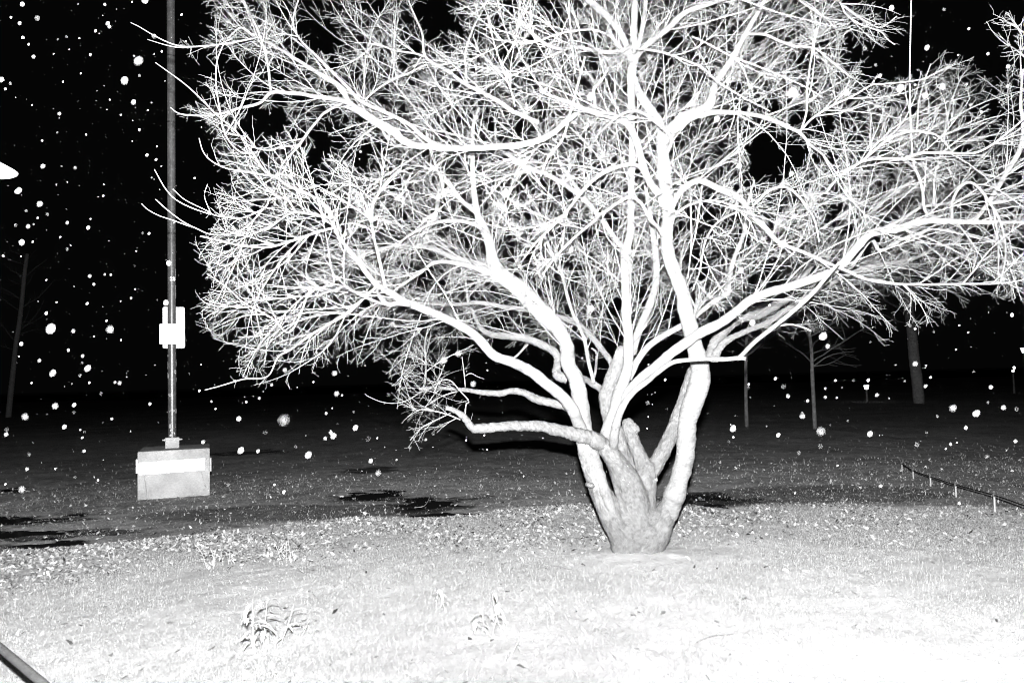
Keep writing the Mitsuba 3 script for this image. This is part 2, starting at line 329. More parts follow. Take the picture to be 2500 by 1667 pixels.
# name | bark (p pale, r rough) | depth at start, depth at end (m, + is farther than the trunk) | twigs per metre | x,y,width in photo pixels
LIMBS = """
L|p*|-0.14|0.7|9|1512,1298,20 1499,1262,24 1482,1215,27 1462,1160,32 1442,1105,40 1424,1040,42 1418,990,40 1408,930,37 1388,890,37 1382,840,34 1360,800,40 1325,765,45 1267,705,42 1219,667,38 1203,638,32 1196,598,25 1180,555,22 1165,521,19 1155,441,15 1154,340,13 1157,300,10 1170,262,6
L|p|0.45|0.9|9|1165,521,15 1123,486,14 1091,441,13 1074,425,11 1050,400,7
L|p|0.35|-0.1|10|1187,568,13 1171,556,12 1155,547,12 1123,540,11 1091,539,10 1053,547,9 1021,562,8 989,582,7 964,604,5
L|p|0.4|-0.2|10|1212,668,18 1187,665,18 1155,652,15 1123,645,13 1085,639,12 1053,645,11 1028,665,9 980,696,6 950,720,4
L|r|0.45|1.2|8|1200,655,18 1150,640,17 1098,626,16 1066,610,15 1034,601,14 996,602,13 948,604,11 900,615,8 850,640,5
L|r|0.8|1.3|6|1036,604,14 1042,585,13 1056,556,13 1066,512,13 1072,470,12 1078,420,8
L|r|0.7|1.4|4|1104,626,10 1079,598,10 1053,579,8
L|p*|0.0|-1.3|8|1440,1105,34 1430,1075,30 1413,1035,30 1397,998,30 1372,967,29 1332,935,28 1300,909,27 1251,884,25 1206,868,23 1171,830,23 1139,804,22 1075,772,21 1021,750,20 980,734,19 959,718,18 927,702,16 905,680,14 867,629,13 838,593,12 819,562,11 809,530,10 797,504,9 755,475,9 707,456,8 679,437,8 647,418,7 618,376,6 596,344,5 564,309,5 532,284,4 460,213,4 379,153,3
L|p|-0.75|-1.1|8|1000,744,15 972,741,14 941,741,13 921,712,12 927,702,9
L|p|-0.8|-1.5|9|950,741,11 927,740,10 876,718,9 838,699,6 800,690,4
L|p|-0.75|-1.7|10|925,700,10 915,704,10 889,727,10 851,762,11 803,791,9 755,820,8 707,855,7 679,871,6 653,919,5 596,925,5 541,941,4 500,952,3
L|p|-0.8|-1.4|9|941,702,11 924,625,10 911,571,9 908,530,9 911,498,8 927,469,7 948,440,5 975,415,4
L|p|-1.0|-1.6|10|812,533,9 771,526,9 723,518,8 691,530,5
L|p|-1.1|-1.7|10|722,518,7 698,485,6 659,487,5 647,507,5 593,532,4.2 555,531,4 517,524,4 466,507,4 427,486,3.6 402,458,3.4 377,414,3
L|p|-1.0|-1.6|11|815,556,9 771,568,8.5 707,590,8 659,603,7.5 621,603,7 564,595,6.5 530,586,5.5 489,577,4.5
L|p|-1.5|-1.7|1|560,531,3.8 524,526,3.6 504,514,3.4 453,489,3.2 422,462,2.8
L|p|-1.3|-1.8|3|648,505,5 606,550,4.6 568,570,4.3 517,573,4.2 484,560,4 448,542,3.8 410,514,3.5 380,487,3
L|p|-1.5|-1.7|1|490,563,3.6 428,540,3.4 389,527,3.3 361,512,3 346,498,2.8
L|p|-1.5|-1.6|0|514,519,3 499,479,2.8 507,450,2.5
L|p|-1.2|-1.5|5|660,430,5.5 606,421,5 555,412,4.5 517,394,4 496,371,3.5 486,338,3
L|p|-1.2|-1.4|5|617,376,5.5 586,371,5 560,346,4.8 545,315,4.8 536,265,4.5 528,215,4.3 527,175,4.2 531,145,4 545,110,3.5
L|p|-1.0|-1.4|6|760,700,8 710,810,5 666,778,5.5 621,753,6 596,740,5 561,708,4.4 532,686,4 505,668,3.2
L|p|-1.2|-1.4|6|596,742,4.6 555,749,4.2 520,745,3.8 497,738,3
L|r|0.0|-0.5|3|1482,1100,38 1469,1085,38 1443,1069,36 1402,1059,32 1351,1047,28 1314,1040,25 1244,1040,24 1171,1046,23 1152,1043,20 1133,1018,18 1110,1002,16 1088,995,13
L|r|0.15|0.45|4|1400,1000,22 1372,989,22 1314,976,21 1283,960,19 1251,954,17 1219,960,17 1171,957,15 1139,952,13 1091,948,11 1059,946,10 1024,950,11
L|r|0.45|0.5|8|1030,952,8 1037,935,7.5 1040,887,6.5 1037,842,5.5 1045,800,4
L|r|0.5|1.0|7|1385,925,26 1359,914,24 1362,887,21 1356,861,20 1324,842,20 1283,826,20 1244,820,20 1203,817,18 1177,804,15 1161,778,11 1152,753,8
L|r|0.6|1.1|8|1300,758,15 1235,750,14 1171,739,13 1123,743,11 1075,743,9 1010,738,6
L|r|0.8|0.9|4|1143,738,9 1139,705,8 1136,667,7 1140,630,5
L|p|0.9|1.0|6|1290,838,8 1260,870,8 1240,880,7 1210,888,5
L|p*|0.0|0.0|8|1490,1112,34 1484,1092,35 1478,1074,35 1488,1037,32 1501,999,29 1510,960,28 1523,929,27 1533,894,24 1534,862,24 1534,814,24 1528,766,24 1528,733,22 1526,669,22 1526,621,21 1538,573,20 1541,525,18 1541,462,18 1542,398,18 1544,351,18 1542,287,18 1541,239,19 1541,191,22 1546,143,24 1547,96,20 1550,0,17 1553,-110,12
L|p*|-0.03|-0.9|0|1497,1112,20 1498,1085,24 1504,1037,22 1520,992,19 1546,957,17 1581,929,16 1613,903,15 1644,884,14 1676,879,13 1727,876,13 1768,877,14 1803,874,13 1821,876,12
L|p|-0.85|-1.2|1|1800,876,13 1812,866,13 1841,836,13 1889,798,13 1937,759,13 1985,715,13 2023,670,11 2050,640,8
L|p|0.0|-0.9|10|1500,1000,24 1522,972,25 1542,948,26 1571,919,25 1603,894,25 1635,865,24 1667,842,24 1711,812,24 1757,790,24 1803,756,23 1829,735,24 1873,715,22 1921,702,22 1969,686,21 2017,670,21 2049,652,20 2067,634,21 2096,600,21 2125,571,21 2163,563,20 2201,556,20 2261,540,18 2326,541,15 2402,543,12 2500,543,8 2560,545,6
L|p|0.1|0.4|9|1535,925,18 1546,903,18 1555,884,17 1577,852,17 1603,830,17 1635,811,16 1664,795,16 1699,770,15 1746,734,14 1778,715,14 1780,692,13 1787,648,13 1797,619,13 1816,571,12 1822,530,11 1830,480,8 1842,440,5
L|r|0.6|1.3|7|1735,880,36 1742,850,30 1755,823,27 1778,798,24 1809,778,22 1857,766,22 1899,743,22 1931,721,19 1956,686,16 1978,654,13 2010,620,9
L|r|0.55|1.0|8|1745,872,24 1755,852,20 1778,829,18 1825,807,16 1873,788,16 1921,756,16 1969,724,15 2017,699,14 2065,673,13 2110,655,13 2150,646,12 2216,636,11 2261,618,9 2300,590,6
L|r|0.3|0.7|3|1488,985,20 1469,952,19 1440,932,18 1405,915,14
L|r|0.3|1.0|4|1500,905,18 1488,878,17 1466,849,17 1437,814,16 1405,788,16 1370,775,15 1335,770,13
L|p|0.3|0.9|9|1448,935,12 1447,922,12 1437,884,12 1428,833,11 1418,807,11 1399,766,11 1386,726,11 1377,688,10 1367,653,10 1348,621,10 1332,580,9 1322,554,8 1305,515,6
L|r|0.35|0.6|3|1446,930,9 1453,909,9 1456,862,8 1444,850,6
L|p|0.2|0.9|8|1540,862,24 1552,828,22 1571,780,21 1590,733,20 1600,694,18 1603,653,18 1598,600,17 1590,540,14 1580,480,11 1570,420,8
L|p|0.0|0.5|9|1524,625,16 1520,605,15 1504,586,15 1491,567,14 1453,516,14 1428,490,14 1396,463,14 1346,432,13 1299,413,13 1276,403,12 1241,378,11 1200,350,8
L|p*|0.0|0.1|6|1600,1310,50 1619,1268,56 1640,1228,52 1660,1165,47 1672,1117,44 1676,1069,44 1680,1021,47 1695,973,49 1709,929,48 1709,894,46 1699,855,41 1689,814,38 1679,776,38 1672,750,36 1667,717,35 1646,663,34 1632,621,33 1628,573,29 1632,525,29 1628,478,31 1622,430,35 1619,382,31 1616,350,29 1616,319,27 1597,283,25 1577,253,24 1557,222,22 1546,190,20
L|p|0.0|-0.6|8|1616,350,28 1638,319,30 1657,303,30 1679,284,30 1699,277,28 1720,268,26 1735,250,22 1746,207,18 1762,182,17 1787,144,16 1813,96,15 1835,57,14 1857,19,13 1870,-5,12 1900,-70,8
L|p|-0.3|-1.0|9|1710,284,16 1739,275,15 1778,275,14 1822,278,13 1867,287,13 1905,303,12 1953,325,10 1978,354,8 2010,379,6 2036,415,4
L|p|-0.75|-1.2|10|1954,324,7 1969,274,6.5 1970,223,6 1978,159,5 1985,112,4.5 1993,70,3.5
L|p|-0.75|-1.1|11|1956,318,7 1985,288,6.5 2033,258,6 2080,236,5.5 2128,208,5 2150,206,4.5 2243,196,3.5 2290,176,2.6
L|p|-0.45|-0.9|10|1825,84,8 1867,85,8 1899,99,7.5 1937,112,7 1988,118,6.5 2017,140,6 2049,166,5 2080,191,3.5
L|p|-0.4|-1.1|7|1545,118,7 1600,125,7 1650,139,6 1714,166,6 1746,195,5.5 1784,220,5 1829,246,4 1880,272,3
L|p|-0.3|-0.9|8|1690,90,6 1723,105,6 1784,137,6 1841,159,5.5 1905,185,5 1969,214,4 2010,240,3
L|p|-0.3|-0.8|9|1905,-40,7 1950,0,6.5 1988,26,6 2017,45,5 2060,50,4
L|p|-0.5|-0.9|10|2000,-50,6 2050,5,6 2065,35,5.5 2100,60,5 2150,78,4.5 2165,95,4 2185,110,3
L|p|-0.5|-0.9|9|2030,-10,6 2075,28,5 2110,50,4.5 2150,68,4 2190,40,3
L|p|-0.1|-1.5|8|1634,520,18 1646,493,18 1657,474,18 1676,455,18 1702,441,18 1724,446,18 1753,460,18 1778,470,17 1809,487,17 1832,520,16 1867,555,15 1892,584,14 1905,593,13 1927,603,12 1969,619,11 2017,641,10 2065,660,9.5 2112,681,9 2175,692,8 2261,695,7 2351,693,6 2442,692,5 2510,681,4
L|p|-0.6|-1.3|9|1840,500,9 1854,488,9 1873,469,9 1905,456,8.5 1931,463,8 1963,495,7 1988,536,6 2000,590,4
L|p|-0.15|-1.0|9|1640,540,8 1650,522,8 1682,501,7.5 1714,493,7.5 1746,490,7 1790,505,6 1830,540,5 1850,590,4
L|p|-0.5|-1.2|6|1830,516,9 1816,514,8.5 1778,527,8 1746,549,7.5 1727,578,7 1717,609,6 1707,667,5 1691,708,3.5
L|p|-0.6|-0.9|1|1688,462,5 1686,500,5.5 1688,593,5 1679,680,4
L|p|-0.6|-1.0|2|1714,455,5 1707,510,5.5 1698,571,5 1687,616,4.5 1682,660,3.5
L|p|-0.15|-1.3|10|1618,575,12 1605,553,12 1587,538,11.5 1568,500,11 1542,481,11 1517,490,10.5 1479,516,10 1440,548,9 1396,586,8.5 1357,627,7 1325,670,5
L|p|-0.25|-1.2|10|1570,420,13 1561,407,13 1542,401,13 1523,404,13 1491,414,12.5 1453,436,12 1418,471,11 1386,513,10 1348,554,8 1310,590,6 1280,630,4
L|p|-0.05|-0.9|9|1620,500,20 1612,478,20 1587,446,20 1571,408,20 1561,370,19 1549,332,19 1530,302,19 1498,286,18 1459,277,16 1421,265,14 1402,256,13 1360,240,9 1320,225,6
L|p|-0.5|-0.9|9|1453,274,11 1452,245,10 1450,217,10 1470,195,8 1485,165,6
L|p|-0.05|-1.1|9|1628,372,14 1640,345,13 1632,326,12.5 1606,303,12 1577,281,11.5 1552,271,11 1523,277,9 1490,300,7 1460,330,5
L|p|-0.1|0.2|8|1543,150,18 1523,96,18 1498,57,19 1459,19,19 1437,0,18 1390,-50,14
L|p|0.1|0.5|7|1538,140,14 1504,105,13 1488,73,12 1478,20,10 1470,-40,7
L|p|0.2|0.4|7|1550,130,14 1565,80,13 1575,20,12 1585,-50,9
L|p|-0.2|-1.0|9|1545,110,12 1517,124,12 1479,128,12 1437,121,11 1405,115,11 1370,121,10 1332,108,9 1300,80,7 1270,50,4
L|p|-0.3|-1.0|9|1488,88,7 1463,77,7 1428,73,6.5 1364,83,6 1300,105,5.5 1250,103,4.5 1200,96,4
L|p|-0.1|-1.2|10|1546,150,18 1571,118,17 1603,92,17 1635,67,17 1660,41,16 1683,26,15 1730,10,14 1800,-10,10
L|p|-0.45|-0.2|8|1421,266,14 1385,296,15 1335,335,16 1270,354,17 1219,358,17 1171,362,16 1091,363,16 1053,358,17 1012,355,18 980,340,20 962,322,21 915,297,21 883,274,20 851,252,19 838,223,16 819,204,15 787,185,13 765,172,12 736,153,10 704,134,9 679,118,8 647,102,7 612,83,6 586,69,5 555,95,3.5
L|p|-0.25|-0.6|9|1085,362,13 1040,340,13 1000,305,12 946,277,11 883,249,10 850,215,9 800,165,8 765,130,7 735,100,6 715,55,5 735,-20,4
L|p|-0.25|-0.9|10|905,290,13 851,252,13 800,240,13 765,236,13 739,230,12 707,228,12 663,226,11 634,252,9 583,265,8 532,280,7 500,283,6 441,279,4.5 416,263,3.5
L|p|-0.4|-0.9|8|661,224,9 659,210,9 656,175,8.5 647,128,8 631,80,7.5 612,38,7 589,0,6 570,-40,5
L|p|-0.5|-1.2|9|632,90,6 628,92,6 564,105,5.5 500,113,5 447,114,4.4 410,104,4 370,84,3.5 340,66,3 319,56,2.5
L|p|-0.6|-1.1|8|560,108,4 500,112,4 447,117,3.6 410,112,3.2 360,97,2.6
L|p|-0.2|-0.9|9|860,250,9 835,252,9 805,268,9 787,280,8.5 777,293,8 755,319,8 733,351,7.5 717,370,7 690,400,6 680,430,5
L|p|-0.6|-1.1|9|735,352,5.5 723,355,5.5 685,360,5 659,367,4.8 628,363,4.4 602,352,3.5
L|p|-0.1|-0.6|6|875,258,6 890,245,6 915,223,5.5 946,202,5 997,179,4.5 1040,158,4
L|p|0.3|0.2|9|1314,300,14 1251,271,13 1219,249,13 1171,223,13 1133,204,12 1091,172,11 1059,156,10 1037,137,9 1033,110,7 1031,83,6.5 1018,51,6 999,6,5 990,-40,4
L|p|0.2|-0.4|10|1040,139,7 1012,131,6.5 964,124,6 940,115,5.5 900,106,4
L|p|0.3|0.0|8|1139,205,7 1137,165,7 1136,128,6.5 1155,70,5.5 1174,35,4.5 1200,-20,4
L|p|-0.8|-1.0|3|1257,260,5 1248,223,5 1222,153,5 1206,105,4.5 1190,38,4
L|p|-0.7|-0.9|4|1228,156,5 1260,92,5 1267,30,4.5 1275,-40,4
L|p|-0.6|-1.4|6|1428,140,8 1408,217,8 1392,277,8 1373,341,8 1341,380,7 1320,430,5
L|p|-0.6|-0.9|4|1385,-30,5 1392,60,5 1398,130,5 1404,180,4
L|p|-0.8|-1.1|9|2017,470,7 2050,431,7 2100,397,7.5 2130,372,8 2176,336,8 2226,321,8 2266,324,7 2291,334,5 2320,365,3.5
L|p|-0.8|-1.5|7|2060,418,6 2115,392,7 2176,387,8 2201,389,9 2251,374,8 2311,374,7.5 2376,374,7 2417,357,6.5 2452,331,6 2500,291,5
L|p|-0.5|-0.9|5|2300,545,10 2291,533,10 2266,523,10 2256,506,10 2253,470,9.5 2246,440,9.5 2236,417,9 2221,402,8.5 2201,389,8
L|p|-0.8|-0.9|0|2238,420,6 2231,400,5.5 2225,340,5 2221,200,4.6 2223,80,4.2 2225,-20,4
L|p|-0.6|-1.5|9|2326,545,10 2324,521,10 2326,491,10 2341,460,9.5 2366,445,9 2391,460,8.5 2417,496,8 2442,541,7.5 2454,591,7 2454,636,6 2442,691,4.5
L|r|0.0|-0.06|0|1462,1192,22 1448,1186,18 1438,1183,15 1435,1182,15
L|p|-1.2|-1.4|6|2455,628,5 2472,671,4.5 2487,712,3.5
L|p|-0.5|-1.6|7|2375,545,13 2386,531,13 2402,511,13 2432,465,14 2462,415,14 2486,375,14 2497,340,13 2497,291,11 2492,260,9 2494,211,7 2498,170,5
L|p|-1.4|-1.9|7|2560,100,7 2500,80,6 2472,60,5 2441,49,4
L|p|-1.4|-1.8|7|2540,170,6 2500,138,5.5 2480,122,4.5 2459,108,3.5
L|p|0.3|-0.2|10|2070,650,12 2080,651,12 2125,586,12 2150,612,11 2201,585,11 2236,573,10 2280,560,8 2340,570,6 2420,590,4
L|p|0.4|0.8|10|2040,560,9 2125,521,9 2170,480,8 2215,450,7 2280,420,5
L|p|0.1|0.5|9|2110,585,10 2150,560,9 2201,536,9 2251,506,9 2316,496,8 2390,470,6 2450,450,5
L|p|0.2|0.5|9|2281,500,8 2281,437,8 2290,400,8 2301,352,7.5 2316,271,7 2331,226,6 2346,191,5 2364,166,3.5
L|p|0.1|0.2|9|2236,330,6 2240,300,5.5 2243,251,5 2256,201,4.5 2273,156,3
L|p|-0.5|-0.7|7|1123,1024,5 1091,1011,4.5 1053,1002,4 1005,1000,3
L|p|-0.5|-0.8|6|1100,1008,4 1065,1025,3.5 1035,1040,3 1015,1058,2.6 1001,1075,2.2
L|p|-0.4|-0.2|7|1136,1011,4.5 1138,986,4 1145,979,4 1123,954,3.6 1098,928,3.4 1072,932,3 1059,960,2.6
L|p|0.3|0.1|7|1120,954,4.5 1079,967,4 1043,989,3
L|p|0.3|0.1|1|1030,955,3.6 996,976,3.2 964,984,3 932,981,2.6 900,968,2.4 891,961,2.2
L|p|0.3|0.3|2|1136,944,3.6 1133,912,3.2 1128,871,2.6
L|p|0.3|0.3|1|1134,919,3 1149,911,2.8 1165,919,2.6 1182,925,2.2
L|p|0.3|0.1|8|1060,945,4 1075,915,4 1085,890,3.4
L|p|-0.6|-0.9|4|1889,798,6 1930,792,6 1963,800,6 1980,808,5
"""


class Limb:
    pass


limbs = []
for row in LIMBS.strip().splitlines():
    _, kind, d0, d1, dens, pts = row.split("|")
    q = np.array([[float(v) for v in p.split(",")] for p in pts.split()])
    c = bend(q, 5)
    s = np.r_[0, np.cumsum(np.linalg.norm(np.diff(c[:, :2], axis=0), axis=1))]
    s /= s[-1]
    k = len(limbs)
    dep = 0.05 * np.clip(1 - s / 0.1, 0, 1) + D0 + float(d0) + (float(d1) - float(d0)) * s + 0.05 * np.sin(s * 9 + k) * s
    L = Limb()
    L.sunk = kind.endswith("*")
    L.kind, L.dens, L.n = kind[0], float(dens), len(c)
    if L.sunk:
        dep = dep + 0.16 * np.clip(1 - s / 0.07, 0, 1) ** 1.5
    L.P = np.array([at(x, y, d) for (x, y, w), d in zip(c, dep)])
    L.R = c[:, 2] * np.where(c[:, 2] < 24, 0.80 + 0.20 * np.clip((c[:, 2] - 12) / 12, 0, 1), 1.0) / 2 / F * dep
    L.px = c[:, :2]
    limbs.append(L)


def resample(P, R, step):
    s = np.r_[0, np.cumsum(np.linalg.norm(np.diff(P, axis=0), axis=1))]
    n = max(4, int(s[-1] / step))
    t = np.linspace(0, s[-1], n)
    return np.stack([np.interp(t, s, P[:, k]) for k in range(3)], 1), np.interp(t, s, R)


def bark_colour(v, kind, pale=None):
    """Vertex colours of the bark: pale smooth bark with grey flecks, or old rough bark crusted with darker lichen."""
    a, b, c = meshkit.fbm(v * 9, 3, 21), meshkit.fbm(v * 45, 3, 22), meshkit.noise(v * 130, 23)
    g0 = 0.100 + 0.035 * (a - 0.5) + 0.09 * (b - 0.5) + 0.07 * (c - 0.5)
    if kind == "p":
        g = 0.145 + 0.09 * (a - 0.5) + 0.14 * (b - 0.5) - 0.05 * (b > 0.62)
        if pale is not None:
            w = np.clip((pale + 1.6 * (a - 0.5) + 0.6 * (b - 0.5) - 0.5) * 2.5 + 0.5, 0, 1)
            g = g0 * (1 - w) + g * w
    else:
        g = g0
    return np.repeat(np.clip(g, 0.03, 0.6)[:, None], 3, 1)


def limb_mesh(L):
    big = L.R.max() > 0.03
    P, R = resample(L.P, L.R, 0.011 if big else 0.024)
    if L.R.max() > 0.012:
        k = np.arange(len(P))
        R = R * (1 + 0.07 * (meshkit.noise(np.stack([k * 0.23, k * 0, k * 0 + L.n], 1), 5) - 0.5) * 2)
    sides = 22 if big else (10 if L.R.max() > 0.014 else 6)
    v, f = tubes(P[None], R[None], sides)
    if big or L.kind == "r":
        centre = np.repeat(P, sides, 0)
        out = (v - centre) / (np.linalg.norm(v - centre, axis=1, keepdims=True) + 1e-9)
        amp = (0.18 if L.kind == "r" else 0.12) * np.repeat(R, sides)
        v = v + out * (amp * ((meshkit.fbm(v * 16, 3, 31) - 0.5) * 1.2 + (meshkit.fbm(v * 60, 2, 33) - 0.5) * (2.6 if L.kind == "r" else 0.7)))[:, None]
    s = np.linspace(0, 1, len(P)) * np.linalg.norm(np.diff(P, axis=0), axis=1).sum()
    return v, f, np.repeat(np.clip(s / 0.34, 0, 1), sides) if L.sunk and L.kind == "p" else None


BARE = "bare_tree"
tag(BARE, "large bare tree with many pale stems rising from one short trunk, lit white by flash", "tree")

# the old trunk: bones hulled, joined, smoothed into one body that flares into the ground
# x, y, width in the photo and depth behind the trunk's own, joint by joint
BONES = [[(1554, 1374, 108, .10), (1553, 1345, 100, .10), (1555, 1300, 112, .10), (1552, 1260, 98, .10), (1546, 1220, 84, .08), (1528, 1170, 66, .05), (1508, 1135, 52, .03), (1488, 1105, 44, .02), (1469, 1085, 38, .01)],
         [(1540, 1350, 76, .02), (1516, 1300, 66, .02), (1490, 1255, 58, .02), (1466, 1200, 52, .02), (1446, 1145, 47, .02), (1432, 1105, 42, .02), (1424, 1060, 38, .01)],
         [(1578, 1350, 76, .02), (1600, 1305, 70, .02), (1618, 1265, 56, .02), (1634, 1235, 46, .02), (1648, 1200, 44, .01)],
         [(1556, 1262, 92, .12), (1568, 1215, 70, .14), (1576, 1172, 58, .16), (1581, 1145, 46, .18)],
         [(1578, 1160, 46, .18), (1564, 1117, 35, .22), (1547, 1078, 33, .28), (1535, 1050, 31, .32), (1532, 1034, 29, .34)],
         [(1535, 1042, 24, .33), (1549, 1044, 18, .31), (1555, 1049, 14, .30)],
         [(1582, 1155, 44, .18), (1597, 1142, 40, .20), (1619, 1101, 37, .26), (1635, 1069, 34, .32), (1651, 1031, 32, .38), (1667, 986, 30, .44), (1680, 941, 29, .5), (1690, 905, 26, .55)],
         [(1545, 1200, 50, .16), (1528, 1140, 46, .18), (1508, 1080, 42, .2), (1484, 1005, 34, .24), (1479, 967, 34, .26), (1491, 932, 36, .28), (1507, 887, 32, .3), (1517, 855, 26, .32)],
         [(1526, 1362, 60, 0), (1520, 1335, 58, 0), (1532, 1300, 60, 0)], [(1584, 1362, 60, 0), (1595, 1335, 56, 0), (1585, 1300, 60, 0)], [(1505, 1262, 56, .04), (1600, 1270, 56, .04)]]
body = m3.Manifold()
for bone in BONES:
    balls = [m3.Manifold.sphere(w / 2 / F * (D0 + dd), 20).translate(at(x, y, D0 + dd).tolist()) for x, y, w, dd in bone]
    for a, b in zip(balls[:-1], balls[1:]):
        body = body + m3.Manifold.batch_hull([a, b])
q = body.refine_to_length(0.016).to_mesh()
tr = trimesh.Trimesh(q.vert_properties[:, :3], q.tri_verts)
trimesh.smoothing.filter_taubin(tr, iterations=30)
v = np.array(tr.vertices)
n = np.array(tr.vertex_normals)
flow = v * np.array([22, 22, 1.7])
v = v + n * (0.032 * (meshkit.fbm(flow, 3, 41) - 0.5) + 0.016 * (meshkit.fbm(v * 75, 2, 42) - 0.5))[:, None]
ux, uy, _ = proj(v)
lb = bend(np.array([p[:2] for p in BONES[1]]), 6)          # the left root stem carries the pale bark, the rest the old crust
dl = np.sqrt(((np.stack([ux, uy], 1)[:, None] - lb[None]) ** 2).sum(2)).min(1)
put(BARE + "__trunk", (v, np.array(tr.faces)), "bark", smooth=True, color=bark_colour(v, "p", np.clip(1.15 - dl / 34, 0, 1) * np.clip((1290 - uy) / 60, 0, 1)))

for L in limbs:
    v, f, pale = limb_mesh(L)
    if L.R.max() > 0.012:
        put(BARE + "__branch", (v, f), "bark", smooth=True, color=bark_colour(v, L.kind, pale))
    else:
        put(BARE + "__branch", (v, f), "twig_bark", smooth=True)

# ---- shoots and twigs
CROWN = Polygon([(420, -60), (2080, -60), (2150, 0), (2210, 30), (2190, 110), (2110, 120), (2105, 190), (2160, 205), (2230, 180), (2330, 140), (2420, 190), (2390, 250),
                 (2440, 300), (2500, 290), (2640, 300), (2640, 760), (2480, 740), (2400, 720), (2320, 775), (2280, 800), (2200, 800), (2160, 850), (2060, 840), (2010, 800),
                 (1930, 835), (1850, 810), (1790, 770), (1730, 770), (1660, 810), (1570, 870), (1530, 925), (1460, 920), (1390, 870), (1330, 850), (1250, 850), (1180, 860), (1100, 870),
                 (1020, 900), (960, 950), (900, 890), (820, 890), (740, 930), (650, 955), (590, 930), (575, 850), (520, 830), (475, 760), (520, 680), (470, 610), (530, 540),
                 (520, 430), (540, 330), (450, 265), (530, 160), (460, 110), (530, 50), (480, 0)])
for hole in ([(1012, 20), (1040, -30), (1110, -30), (1105, 60), (1060, 105), (1015, 85)], [(640, 262), (700, 262), (690, 320), (640, 330), (610, 300)], [(765, 330), (830, 335), (825, 372), (760, 372)],
             [(755, 75), (815, 85), (818, 130), (765, 130)], [(1830, 355), (1870, 330), (1930, 400), (1900, 450), (1830, 420)]):
    CROWN = CROWN.difference(Polygon(hole))
CROWN = CROWN.union(Polygon([(985, 860), (1150, 860), (1165, 960), (1120, 1030), (1010, 1085), (960, 1000)]))
CROWN = CROWN.union(Polygon([(2425, 30), (2500, 40), (2640, 60), (2640, 320), (2480, 300), (2390, 255), (2410, 215), (2450, 200), (2470, 130), (2425, 60)]))
prepare(CROWN)
CROWN_WIDE = CROWN.buffer(26)
prepare(CROWN_WIDE)


def inside(P, poly):
    x, y, d = proj(P.reshape(-1, 3))
    return (contains_xy(poly, x, y) & (d > 2.0)).reshape(P.shape[:-1])


def unit(v):
    return v / (np.linalg.norm(v, axis=-1, keepdims=True) + 1e-12)


def shoots(p0, d, length, r0, r1, n, wiggle, lift, arch=0.0):
    """Growing shoots: starting points, directions, lengths, radii at both ends -> P (m, n, 3), R (m, n)."""
    m = len(p0)
    P = np.empty((m, n, 3))
    P[:, 0] = p0
    d = unit(d)
    curl = rng.normal(size=(m, 3)) * arch
    for k in range(1, n):
        P[:, k] = P[:, k - 1] + d * (length / (n - 1))[:, None]
        d = unit(d + rng.normal(size=(m, 3)) * wiggle + curl + np.array([0, 0, 1.0]) * np.broadcast_to(lift, (m,))[:, None])
    t = np.linspace(0, 1, n)
    return P, r0[:, None] * (1 - t) + np.asarray(r1)[..., None] * t


def sample_on(P, R, idx, t):
    n = P.shape[1]
    u = np.clip(t, 0, 0.9999) * (n - 1)
    k = u.astype(int)
    w = (u - k)[:, None]
    return P[idx, k] * (1 - w) + P[idx, k + 1] * w, unit(P[idx, k + 1] - P[idx, k]), R[idx, k] * (1 - w[:, 0]) + R[idx, k + 1] * w[:, 0]


def side_dir(tan, lo, hi, flat=None):
    """Directions leaving TAN at lo..hi degrees, at a random turn about it."""
    m = len(tan)
    r = unit(np.cross(tan, rng.normal(size=(m, 3))))
    a = np.radians(rng.uniform(lo, hi, m))[:, None]
    return tan * np.cos(a) + r * np.sin(a)


def cut(P, R, poly):
    """Shoots stop where they would leave the crown: the rest of each is pulled back to its last point inside."""
    ok = np.cumprod(inside(P, poly), axis=1).astype(bool)
    last = ok.sum(1)
    keep = last >= 2
    P, R, last = P[keep], R[keep], last[keep]
    n = P.shape[1]
    t = np.linspace(0, 1, n)[None] * ((last - 1) / (n - 1))[:, None]
    u = t * (n - 1)
    k = np.minimum(u.astype(int), n - 2)
    w = (u - k)[..., None]
    rows = np.arange(len(P))[:, None]
    return P[rows, k] * (1 - w) + P[rows, k + 1] * w, R


axis = TREE_AT + np.array([0, 0.2, 0])
s0, s1, s2 = [], [], []
for L in limbs:
    length = np.linalg.norm(np.diff(L.P, axis=0), axis=1).sum()
    m = rng.poisson(length * L.dens * 2.4)
    if m == 0:
        continue
    P, R = resample(L.P, L.R, length / 40)
    P, R = P[None, :40], R[None, :40]
    t = rng.uniform(0.10, 0.98, m)
    p, tan, r = sample_on(P, R, np.zeros(m, int), t)
    s0.append(p), s1.append(tan), s2.append(r)
p, tan, r = np.vstack(s0), np.vstack(s1), np.concatenate(s2)
ok = inside(p, CROWN)
p, tan, r = p[ok], tan[ok], r[ok]
mix = rng.permutation(len(p))
p, tan, r = p[mix], tan[mix], r[mix]
d = side_dir(tan, 22, 70) + 0.35 * unit((p - axis) * [1, 1, 0.3]) + rng.normal(size=p.shape) * 0.15
m = len(p)
length = rng.uniform(0.5, 1.7, m) * np.clip(r / 0.018, 0.6, 1.2)
r0 = np.minimum(r * 0.75, rng.uniform(0.0030, 0.0066, m))
P1, R1 = cut(*shoots(p, d, length, r0, np.full(m, 0.0013), 12, 0.05, rng.uniform(-0.06, 0.07, m), 0.05), CROWN)
